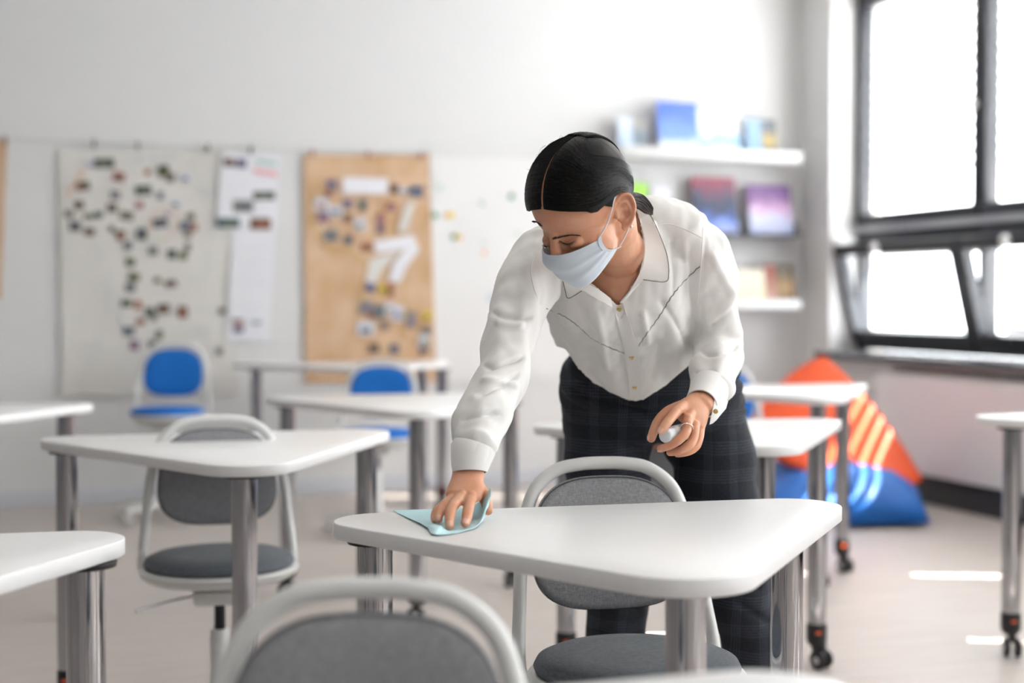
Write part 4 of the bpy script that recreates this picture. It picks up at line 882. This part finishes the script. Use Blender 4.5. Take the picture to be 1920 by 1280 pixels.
for t in np.linspace(0, 1, 26):      # collar stand wrapping the back of the neck
    a = math.radians(-20+220*t); c = PD(1162, 452, 2.665)
    X_ = norm(Rv*.97+Uv*.22); Z_ = norm(Fw+Uv*.35)
    p = c+X_*math.cos(a)*.062+Z_*math.sin(a)*.058
    if a > math.radians(150): p = p-Uv*.02
    rows.append([p+Uv*h+(X_*math.cos(a)+Z_*math.sin(a))*o_ for h, o_ in ((.022, .0), (.028, .003), (.022, .009), (-.005, .016), (-.03, .024))])
clb.grid(rows, thick=.002).build('collar_stand', M_blouse, blouse, sharp=80)
def edge(pts):
    MB().tube(smoothpath([PD(*p) for p in pts], 5), .0007, seg=6).build('collar_edging', M_trim, blouse)
edge([(1212, 395, 2.665), (1224, 411, 2.652), (1239, 445, 2.627), (1251, 480, 2.607), (1254, 512, 2.602), (1247, 528, 2.602), (1206, 524, 2.597)])
edge([(1056, 528, 2.597), (1060, 546, 2.607), (1066, 559, 2.607), (1091, 545, 2.602)])
# cuffs
def cuff(cs, side=None, seg=40, gap=None):
    rows = []; sd = side or Rv
    P = [c for c, _, _ in cs]
    for i, (c, ra, rb) in enumerate(cs):
        T = norm(P[min(i+1, len(P)-1)]-P[max(i-1, 0)]); a = norm(sd-T*sd.dot(T)); b = T.cross(a)
        rows.append([c+a*ra*math.cos(2*PI*k/seg)+b*rb*math.sin(2*PI*k/seg) for k in range(seg)])
    vs = [p for r in rows for p in r]; n = len(rows)
    inner = [c+(p-c)*.93 for r, (c, _, _) in zip(rows, cs) for p in r]
    N = len(vs); fs = []
    for i in range(n-1):
        for k in range(seg):
            k2 = (k+1) % seg; fs.append((i*seg+k, i*seg+k2, (i+1)*seg+k2, (i+1)*seg+k)); fs.append((N+i*seg+k, N+(i+1)*seg+k, N+(i+1)*seg+k2, N+i*seg+k2))
    for k in range(seg):
        k2 = (k+1) % seg; fs.append((k, N+k, N+k2, k2)); j = (n-1)*seg; fs.append((j+k, j+k2, N+j+k2, N+j+k))
    return MB().add(vs+inner, fs)
cuff([(PD(889, 836, 2.40), .0365, .034), (PD(887, 842, 2.398), .0385, .036), (PD(884, 858, 2.39), .0355, .033), (PD(881, 876, 2.385), .0315, .029), (PD(881, 885, 2.383), .0290, .028)]).build('cuff', M_blouse, blouse, sharp=60)
cuff([(PD(1335, 722, 2.69), .036, .035), (PD(1331, 730, 2.68), .038, .036), (PD(1324, 744, 2.655), .0345, .033), (PD(1315, 757, 2.628), .0305, .029)]).build('cuff', M_blouse, blouse, sharp=60)
fl = MB().grid([[PD(1340, 742, 2.62), PD(1352, 748, 2.63), PD(1364, 752, 2.64)], [PD(1336, 765, 2.61), PD(1350, 768, 2.62), PD(1360, 766, 2.63)], [PD(1332, 785, 2.605), PD(1344, 780, 2.61), PD(1351, 776, 2.62)], [PD(1330, 796, 2.603), PD(1336, 793, 2.605), PD(1342, 787, 2.61)]], thick=.0018)
fl.build('cuff_flap', M_blouse, blouse)
p = PD(1342, 771, 2.606); MB().lathe([(0, 0), (.0045, 0), (.0048, .001), (.004, .002), (0, .0016)], M=Matrix.Translation(p) @ (-ray(1342, 771)).to_track_quat('Z', 'Y').to_matrix().to_4x4(), seg=18).build('cuff_button', M_gold, blouse)
# --- hair
M_hair = mat('dark_brown_hair', (.0045, .0035, .0038), .40, noise_amt=.3, spec=.22, noise_scale=60)
def crp(d, off=0):   # point on the cranium along direction d from its centre (head coords)
    d = d.normalized(); r = 1/math.sqrt((d.x/CR_R[0])**2+(d.y/CR_R[1])**2+(d.z/CR_R[2])**2); return Vector(CR_C)+d*(r+off)
def hairline(y):     # lowest height of hair at front for lateral offset y
    return .085-.55*max(0, abs(y)-.02)*1.0-7.0*max(0, abs(y)-.045)**2*10*.15
def in_hair(q):
    f, l, u = q; al = abs(l)
    if f > .040: return u > .072-6*al*al
    if f > .018: return u > .022+(f-.018)*.9
    if f > -.026: return u > .004+.035*math.sqrt(max(0, 1-((f+.004)/.022)**2))
    return u > -.045
tie = Vector((-.090, 0, -.045))
hs = MB(); NU, NV = 140, 100; idx = {}; vs = []
P_ = []
for i in range(NV+1):
    ph = PI*i/NV; row = []
    for j in range(NU):
        th = 2*PI*j/NU; d = Vector((math.sin(ph)*math.cos(th), math.cos(ph), math.sin(ph)*math.sin(th)))   # poles at the ears
        q = crp(d); al = abs(q.y)
        off = .0010+.0030*min(1, (al/.022))**.8 if q.x > -.055 else .0045
        if q.x > .02 and not in_hair(q-Vector((.004, 0, .006))): off *= .45
        row.append((q, crp(d, off)))
    P_.append(row)
keep = [[in_hair(q) and not (abs(q.y) < .0022*(1-max(0, (q.z-.10))*18) and q.x > -.045 and q.z > .05) for q, _ in r] for r in P_]
vs = [HM @ p for r in P_ for _, p in r]; fs = []
for i in range(NV):
    for j in range(NU):
        j2 = (j+1) % NU
        if keep[i][j] and keep[i+1][j] and keep[i][j2] and keep[i+1][j2]: fs.append((i*NU+j, i*NU+j2, (i+1)*NU+j2, (i+1)*NU+j))
hb = bmesh.new(); HV = [hb.verts.new(v) for v in vs]
for f in fs: hb.faces.new([HV[k] for k in f])
bmesh.ops.delete(hb, geom=[v for v in hb.verts if not v.link_faces], context='VERTS')
for _ in range(5): bmesh.ops.smooth_vert(hb, verts=[v for v in hb.verts if v.is_boundary], factor=.5, use_axis_x=True, use_axis_y=True, use_axis_z=True)
hb.verts.index_update(); hs.add([v.co.copy() for v in hb.verts], [[v.index for v in f.verts] for f in hb.faces]); hb.free(); rs = random.Random(3)
for s in (-1, 1):      # edge strands along the hairline
    for k in range(150):
        j_ = rs.uniform(-.0035, .006); pts = []
        for al in np.linspace(.003, .067, 10):
            u0 = .072-6*al*al if al < .058 else .0518-(al-.058)*1.3
            x = min(1, max(0, 1-(al/CR_R[1])**2-((u0-CR_C[2])/CR_R[2])**2)); fx = CR_C[0]+CR_R[0]*math.sqrt(x)
            d = Vector((fx, s*al, u0+j_))-Vector(CR_C); pts.append(crp(d, .0015+min(.005, al*.2)+rs.uniform(0, .001)))
        e0 = (tie-Vector(CR_C)).normalized(); d1 = (Vector((-.012, s*.077, .040+j_))-Vector(CR_C)).normalized(); pts.append(crp(d1, .007)); pts.append(crp((d1+e0*.8).normalized(), .008)); pts.append(crp(e0, .008))
        st0 = rs.randrange(0, 4); hs.tube(smoothpath([HM @ q for q in pts[st0:]], 2), .0009, seg=3, cap=False)
for s in (-1, 1):
    for k in range(1250):
        t = rs.random()**1.1; a = math.radians(17+t*112)      # angle along the parting from forehead to crown
        st = Vector((math.cos(a)*.99, s*rs.uniform(.022, .040)*(1-.6*t), math.sin(a)))
        tt = rs.random()*.15+t*.85
        w1 = Vector((.62-.62*tt+rs.uniform(-.03, .03), s*(.80-.1*tt), .06+.95*tt+rs.uniform(-.03, .03))).normalized()
        w2 = Vector((-.08-.42*tt+rs.uniform(-.04, .04), s*1.0, -.02+.62*tt+rs.uniform(-.03, .03))).normalized()
        en = (tie-Vector(CR_C)).normalized()+Vector((rs.uniform(-.05, .05), rs.uniform(-.12, .12), rs.uniform(-.12, .12)))
        P = smoothpath([st.normalized(), w1, w2, (w2*.8+en.normalized()).normalized(), en.normalized()], 7)
        o0 = rs.uniform(.0052, .0082); Q = []
        for i, d in enumerate(P):
            w = min(1, i/4); Q.append(HM @ crp(d, .0016+(o0-.0016)*w**.6))
        hs.tube(Q, .0009, seg=3, cap=False)
for k in range(420):     # hair behind the parting, combed back to the tie
    a = math.radians(rs.uniform(112, 172)); s = rs.uniform(-1, 1)
    st = Vector((math.cos(a), s*.25, abs(math.sin(a)))).normalized(); en = (tie-Vector(CR_C)).normalized()+Vector((0, rs.uniform(-.12, .12), rs.uniform(-.12, .12)))
    P = smoothpath([st, (st+en.normalized()).normalized(), en.normalized()], 8); o0 = rs.uniform(.0055, .0085)
    hs.tube([HM @ crp(d, o0) for d in P], .0010, seg=3, cap=False)
hair = hs.build('hair', M_hair, person, sharp=180)
pt = MB(); T0 = H(-.098, 0, -.048); M_tail = mat('ponytail_hair', (.030, .017, .012), .42, noise_amt=.3, spec=.5)
for k in range(240):
    a = rs.uniform(0, 2*PI); r = math.sqrt(rs.random()); ox, oy = math.cos(a)*r, math.sin(a)*r
    L_ = rs.uniform(.8, 1.08)
    def tp(t, w): c = T0.lerp(PD(1221, 396, 2.60), t*L_)+Uv*(.012*math.sin(PI*t)); return c+Uv*ox*w+T3*oy*w
    pt.tube(smoothpath([tp(-.25, .008), tp(0, .007), tp(.3, .013), tp(.6, .0145), tp(.85, .012), tp(1, .007)], 4), .0009, seg=3, cap=False)
pt.build('ponytail', M_tail, person, sharp=180)
MB().tube([T0+Uv*math.cos(a)*.010+T3*math.sin(a)*.010 for a in np.linspace(0, 2*PI, 20)[:-1]], .003, seg=8, closed=True).build('hair_tie', M_black, person)
fly = MB()
for k in range(26):
    st = Vector((rs.uniform(-.6, .8), rs.uniform(-.7, .7), rs.uniform(.5, 1))).normalized(); dr = Vector((rs.uniform(-1, .2), rs.uniform(-1, 1), rs.uniform(-.2, .4)))*.25
    fly.tube(smoothpath([HM @ crp(st, .008), HM @ crp((st+dr*.5).normalized(), .013), HM @ crp((st+dr).normalized(), .012)], 4), .00022, seg=3, cap=False)
fly.build('flyaway_hair', M_hair, person, sharp=180)
# --- brows, lashes
def curve_on(pts, rr, name, m, off=.0008, n=6):
    P = smoothpath([Vector((a, b, 0)) for a, b in pts], n); k = len(P); Q = [hit(TB, q.x, q.y, off, 2.36) for q in P]
    R_ = [rr*(.25+.75*math.sin(PI*min(1, max(0, i/(k-1)*1.1)))**.6) if i < k-1 else rr*.2 for i in range(k)]
    return MB().tube(Q, R_, seg=8).build(name, m, person, sharp=80)
M_brow = mat('brow_hair', (.05, .027, .018), .8)
def hairs(pts, name, n, ln, dirf, r=.0004):
    P = smoothpath([Vector((a, b, 0)) for a, b in pts], 12); mb = MB()
    for i in range(n):
        t = rs.random(); q = P[int(t*(len(P)-1))]; q = Vector((q.x+rs.uniform(-1, 1), q.y+rs.uniform(-1.9, 1.9)*(1-.6*t), 0)); a = hit(TB, q.x, q.y, .0005, 2.36); dx, dy = dirf(t)
        b = hit(TB, q.x+dx*ln, q.y+dy*ln, .0012, 2.36)
        if (b-a).length < .02: mb.tube([a, (a+b)/2-ray(q.x, q.y)*.0005, b], [r, r, r*.3], seg=4)
    return mb.build(name, m_, person)
m_ = M_brow
hairs([(1036, 448), (1050, 444.5), (1066, 441), (1084, 440.5)], 'eyebrow', 120, 6, lambda t: (1, -.55+.8*t), r=.00026)
m_ = M_black
curve_on([(1049, 451), (1056, 455.5), (1064, 457.5), (1071, 455.5), (1078, 450.5)], .0008, 'eyelashes', M_black)
lash = MB()
for i in range(26):
    t = i/25; q = smoothpath([Vector((1049, 451, 0)), Vector((1056, 455.5, 0)), Vector((1064, 457.5, 0)), Vector((1071, 455.5, 0)), Vector((1078, 450.5, 0))], 8); q = q[int(t*(len(q)-1))]
    a = hit(TB, q.x, q.y, .0006, 2.36); b = a+(Rv*(-.0025+.006*t+rs.uniform(-.0012, .0012))-Uv*rs.uniform(.003, .0052)+T3*.003); lash.tube([a, (a+b)/2-Uv*.0006, b], [.00028, .0002, .00008], seg=4)
lash.build('eyelashes', M_black, person)
lash2 = MB()
for i in range(11):
    q_ = rs.uniform(.6, 1); a = H(.0880-.0003*i, -.027-.0012*i, -.009+.0002*i); lash2.tube([a, a+HF*.004*q_-HU*.0015-HL*.001, a+HF*.0065*q_-HU*.0005-HL*.002], [.0003, .0002, .0001], seg=4)
lash2.build('eyelashes', M_black, person)
bro = MB()
for i in range(60):
    t = rs.random(); a = H(.0955-.010*t, -.014-.026*t, .037+.004*math.sin(PI*t)+rs.uniform(-.0015, .0015)); bro.tube([a, a-HL*.005+HU*.001], [.0005, .0002], seg=4)
bro.build('eyebrow', M_brow, person)
# --- face mask
M_mask = mat('pale_blue_mask_fabric', (.66, .73, .80), .75, noise_amt=.03, bump=.05, bump_scale=900)
rows = []; NS, NT = 46, 22
prof = [(.1125, -.010), (.1180, -.018), (.1205, -.027), (.118, -.037), (.111, -.050), (.106, -.062), (.102, -.074), (.095, -.087), (.086, -.097), (.072, -.101)]
def pat(t):
    x = t*(len(prof)-1); i = min(int(x), len(prof)-2); w = x-i; w = w*w*(3-2*w)*.3+w*.7; return (prof[i][0]*(1-w)+prof[i+1][0]*w, prof[i][1]*(1-w)+prof[i+1][1]*w)
for i in range(NT+1):
    t = i/NT; row = []
    cf, cu = pat(t)
    for j in range(NS+1):
        s = -1+2*j/NS; a = abs(s)
        ef = .056+.050*t-.086*t*t; el = .0575+.006*math.sin(PI*t); eu = -.016-.040*t
        fcv = a**2.1; f = cf*(1-fcv)+ef*fcv; u = cu*(1-a**1.6)+eu*a**1.6
        l = math.copysign(el*(a**.9), s)
        pl_ = .0030*math.sin(t*PI*7+.3)*min(1, .25+a*1.2)*(1 if .1 < t < .95 else 0)
        if t < .12: pl_ = .0006
        if a > .62 and t > .3: pl_ += .003*math.sin((t*9)+a*4)*(a-.62)*2.5
        row.append(H(f+pl_*.8, l+math.copysign(pl_*.5, s), u))
    rows.append(row)
mk = MB().grid(rows, thick=-.0011 if False else .0011).build('face_mask', M_mask, person, sharp=80)
M_stitch = mat('blue_grey_stitch', (.42, .50, .60), .8)
M_strap = mat('elastic_strap', (.78, .76, .80), .7)
def tubeH(pts, r, name, m, par, n=6): return MB().tube(smoothpath(pts, n), r, seg=8).build(name, m, par, sharp=80)
for s in (1, -1):
    e_ = [H(.056, s*.0585, -.014), H(.035, s*.069, .002), H(.018, s*.0755, .020), H(.008, s*.0770, .030), H(-.006, s*.0765, .036)]
    tubeH(e_, .0013, 'ear_loop', M_strap, mk)
    e_ = [H(.020, s*.0615, -.055), H(.006, s*.069, -.044), H(-.006, s*.0755, -.030), H(-.018, s*.080, -.012)]
    tubeH(e_, .0013, 'ear_loop', M_strap, mk)
    sb = MB().grid([[H(.056+.050*t-.086*t*t+.0015, s*(.0578+.006*math.sin(PI*t)), -.014-.043*t), H(.050+.050*t-.086*t*t, s*(.0605+.006*math.sin(PI*t)), -.014-.045*t)] for t in np.linspace(0, 1, 12)], thick=.001)
    sb.build('side_binding', M_mask, mk)
# stitched nose-wire band
for q in (.045, .085):
    st = MB()
    for j in range(8, 39):
        s = -1+2*j/NS; i = q*NT; r0 = rows[int(i)][j].lerp(rows[int(i)+1][j], i-int(i)); r1 = rows[int(i)][j+1].lerp(rows[int(i)+1][j+1], i-int(i)); st.tube([r0.lerp(r1, .15)+HF*.0011, r0.lerp(r1, .6)+HF*.0011], .00035, seg=4)
    st.build('stitching', M_stitch, mk)
# --- jewellery
p = H(-.005, .0805, -.031); ell_ = MB(); ell(ell_, (0, 0, 0), (.0028, .0028, .0028), 16, 12, M=Matrix.Translation(p)); ell_.build('earring', mat('crystal_stud', (.9, .9, .92), .05, metal=.5), person)
a, b = PD(1287, 799, 2.551), PD(1285, 811, 2.538); ax = norm(b-a); sx_ = norm(Rv-ax*Rv.dot(ax)); sy_ = ax.cross(sx_); c = (a+b)/2
c = Lh[1][8]; ax = norm(Lh[1][9]-Lh[1][7]); sx_ = norm(Rv-ax*Rv.dot(ax)); sy_ = ax.cross(sx_)
MB().tube([c+sx_*math.cos(q)*.0108+sy_*math.sin(q)*.0108 for q in np.linspace(0, 2*PI, 29)[:-1]], .0011, seg=8, closed=True).build('ring', mat('silver_ring', (.8, .76, .72), .15, metal=1), person)
# nails
M_nail = mat('fingernail', (.74, .43, .34), .25, coat=.3)
def nail(sp, r, up_):
    e = sp[-3]; d = norm(sp[-3]-sp[-5]); s = norm(d.cross(up_)); n_ = norm(s.cross(d))
    rows = []
    for i in range(6):
        t = i/5; w = .0049*(r/.0075)*(1-.25*t*t if i < 5 else .5); rows.append([e+d*(-.004+.0095*t)+s*w*k/3+n_*(r*1.04+.0004-(abs(k)/3)**2*.0022*(r/.0075)-.0026*t*t) for k in range(-3, 4)])
    MB().grid(rows, thick=.0006).build('fingernail', M_nail, person, sharp=80)
for sp, r in zip(Rh[:4], (.0074, .0076, .0073, .0066)): nail(sp, r, norm(T3+Uv*.35))
nail(Lh[0], .0072, norm(T3*.8+Uv*.6)); nail(Lh[4], .008, norm(T3*.3-Rv)); nail(Lh[1], .007, norm(-Uv+T3*.6))
# --- shoes (below the picture edge)
M_shoe = mat('black_leather', (.02, .02, .02), .35)
for lg in (LEG_R, LEG_L):
    e = lg[-1][0]; sh = MB(); fwd = norm(Vector((T3.x, T3.y, 0))); b = Vector((e.x, e.y, 0))
    loft(sh, [(b-fwd*.055+Vector((0, 0, .045)), .030, .034), (b+Vector((0, 0, .045)), .034, .042), (b+fwd*.07+Vector((0, 0, .033)), .040, .030), (b+fwd*.14+Vector((0, 0, .024)), .040, .021), (b+fwd*.175+Vector((0, 0, .020)), .028, .016)], 28, 5)
    sh.box((b.x+fwd.x*.06, b.y+fwd.y*.06, .006), (.07, .24, .012), rz=math.atan2(fwd.y, fwd.x)-PI/2, bev=.004)
    sh.build('shoe', M_shoe, person, sharp=60)
# ------------------------------------------------------------------ held bottle and wiping cloth
bt = MB(); a = PD(1246, 817, 2.530); b = PD(1296, 806, 2.600); ax = norm(b-a); Mb = Matrix.Translation(a) @ ax.to_track_quat('Z', 'Y').to_matrix().to_4x4()
M_bot = mat('milky_plastic', (.74, .76, .80), .3, sss=.2)
bo = empty('spray_bottle', a); tag(bo, 'small milky white bottle held in the left hand before the trousers', 'bottle')
def off(mb, p): mb.v = [v-p for v in mb.v]; return mb
off(MB().lathe([(0, 0), (.010, 0), (.0125, .0015), (.0135, .004), (.0135, .022), (.012, .024), (0, .024)], M=Mb, seg=36), a).build('cap', M_bot, bo)
off(MB().lathe([(0, .0245), (.0115, .0245), (.0145, .030), (.0150, .036), (.0150, .082), (.013, .086), (0, .086)], M=Mb, seg=36), a).build('bottle_body', M_bot, bo)
M_cloth = mat('light_blue_wipe', (.60, .85, .90), .85, bump=.35, bump_scale=260, noise_amt=.05)
zt = .7412
def P3(u, v, z): return PZ(u, v, z)
cl_rows = [[P3(738, 957, zt), P3(740, 958, zt), P3(743, 960, zt), P3(746, 962, zt), P3(750, 964, zt)],
           [P3(770, 956, zt), P3(775, 963, zt), P3(780, 970, zt), P3(784, 976, zt+.001), P3(788, 981, zt+.003)],
           [P3(800, 955, zt), P3(803, 965, zt), P3(806, 975, zt+.001), P3(806, 984, zt+.007), P3(801, 989, zt+.003)],
           [P3(822, 955, zt), P3(826, 965, zt), P3(828, 977, zt+.001), P3(825, 988, zt+.008), P3(811, 1001, zt+.002)],
           [P3(845, 954, zt), P3(846, 964, zt), P3(846, 977, zt), P3(844, 989, zt), P3(840, 1001, zt+.001)],
           [P3(872, 953, zt), P3(878, 962, zt+.003), P3(882, 974, zt+.003), P3(880, 985, zt+.002), P3(876, 994, zt+.001)],
           [P3(893, 945, zt+.010), P3(896, 955, zt+.012), P3(899, 966, zt+.010), P3(898, 977, zt+.005), P3(894, 987, zt+.002)],
           [P3(904, 932, zt+.030), P3(907, 940, zt+.034), P3(910, 950, zt+.028), P3(909, 962, zt+.016), P3(906, 974, zt+.006)],
           [P3(920, 915, zt+.056), P3(921, 920, zt+.054), P3(920, 932, zt+.044), P3(917, 946, zt+.030), P3(913, 962, zt+.014)]]
def dense(rows, k=5):
    r1 = [smoothpath(r, k) for r in rows]; cols = [smoothpath([r[j] for r in r1], k) for j in range(len(r1[0]))]
    return [[c[i] for c in cols] for i in range(len(cols[0]))]
dr = dense(cl_rows)
for r in dr:
    for p in r: p.z += .0012*noise.noise(p*60)+.0005; p.z = max(p.z, .7412)
MB().grid(dr, thick=.0008)
cc_ = MB().grid(dr, thick=.0009); cl_o = cc_.build('cleaning_cloth', M_cloth, sharp=80)
tag(cl_o, 'light blue cleaning cloth under the right hand on the white table', 'cloth')
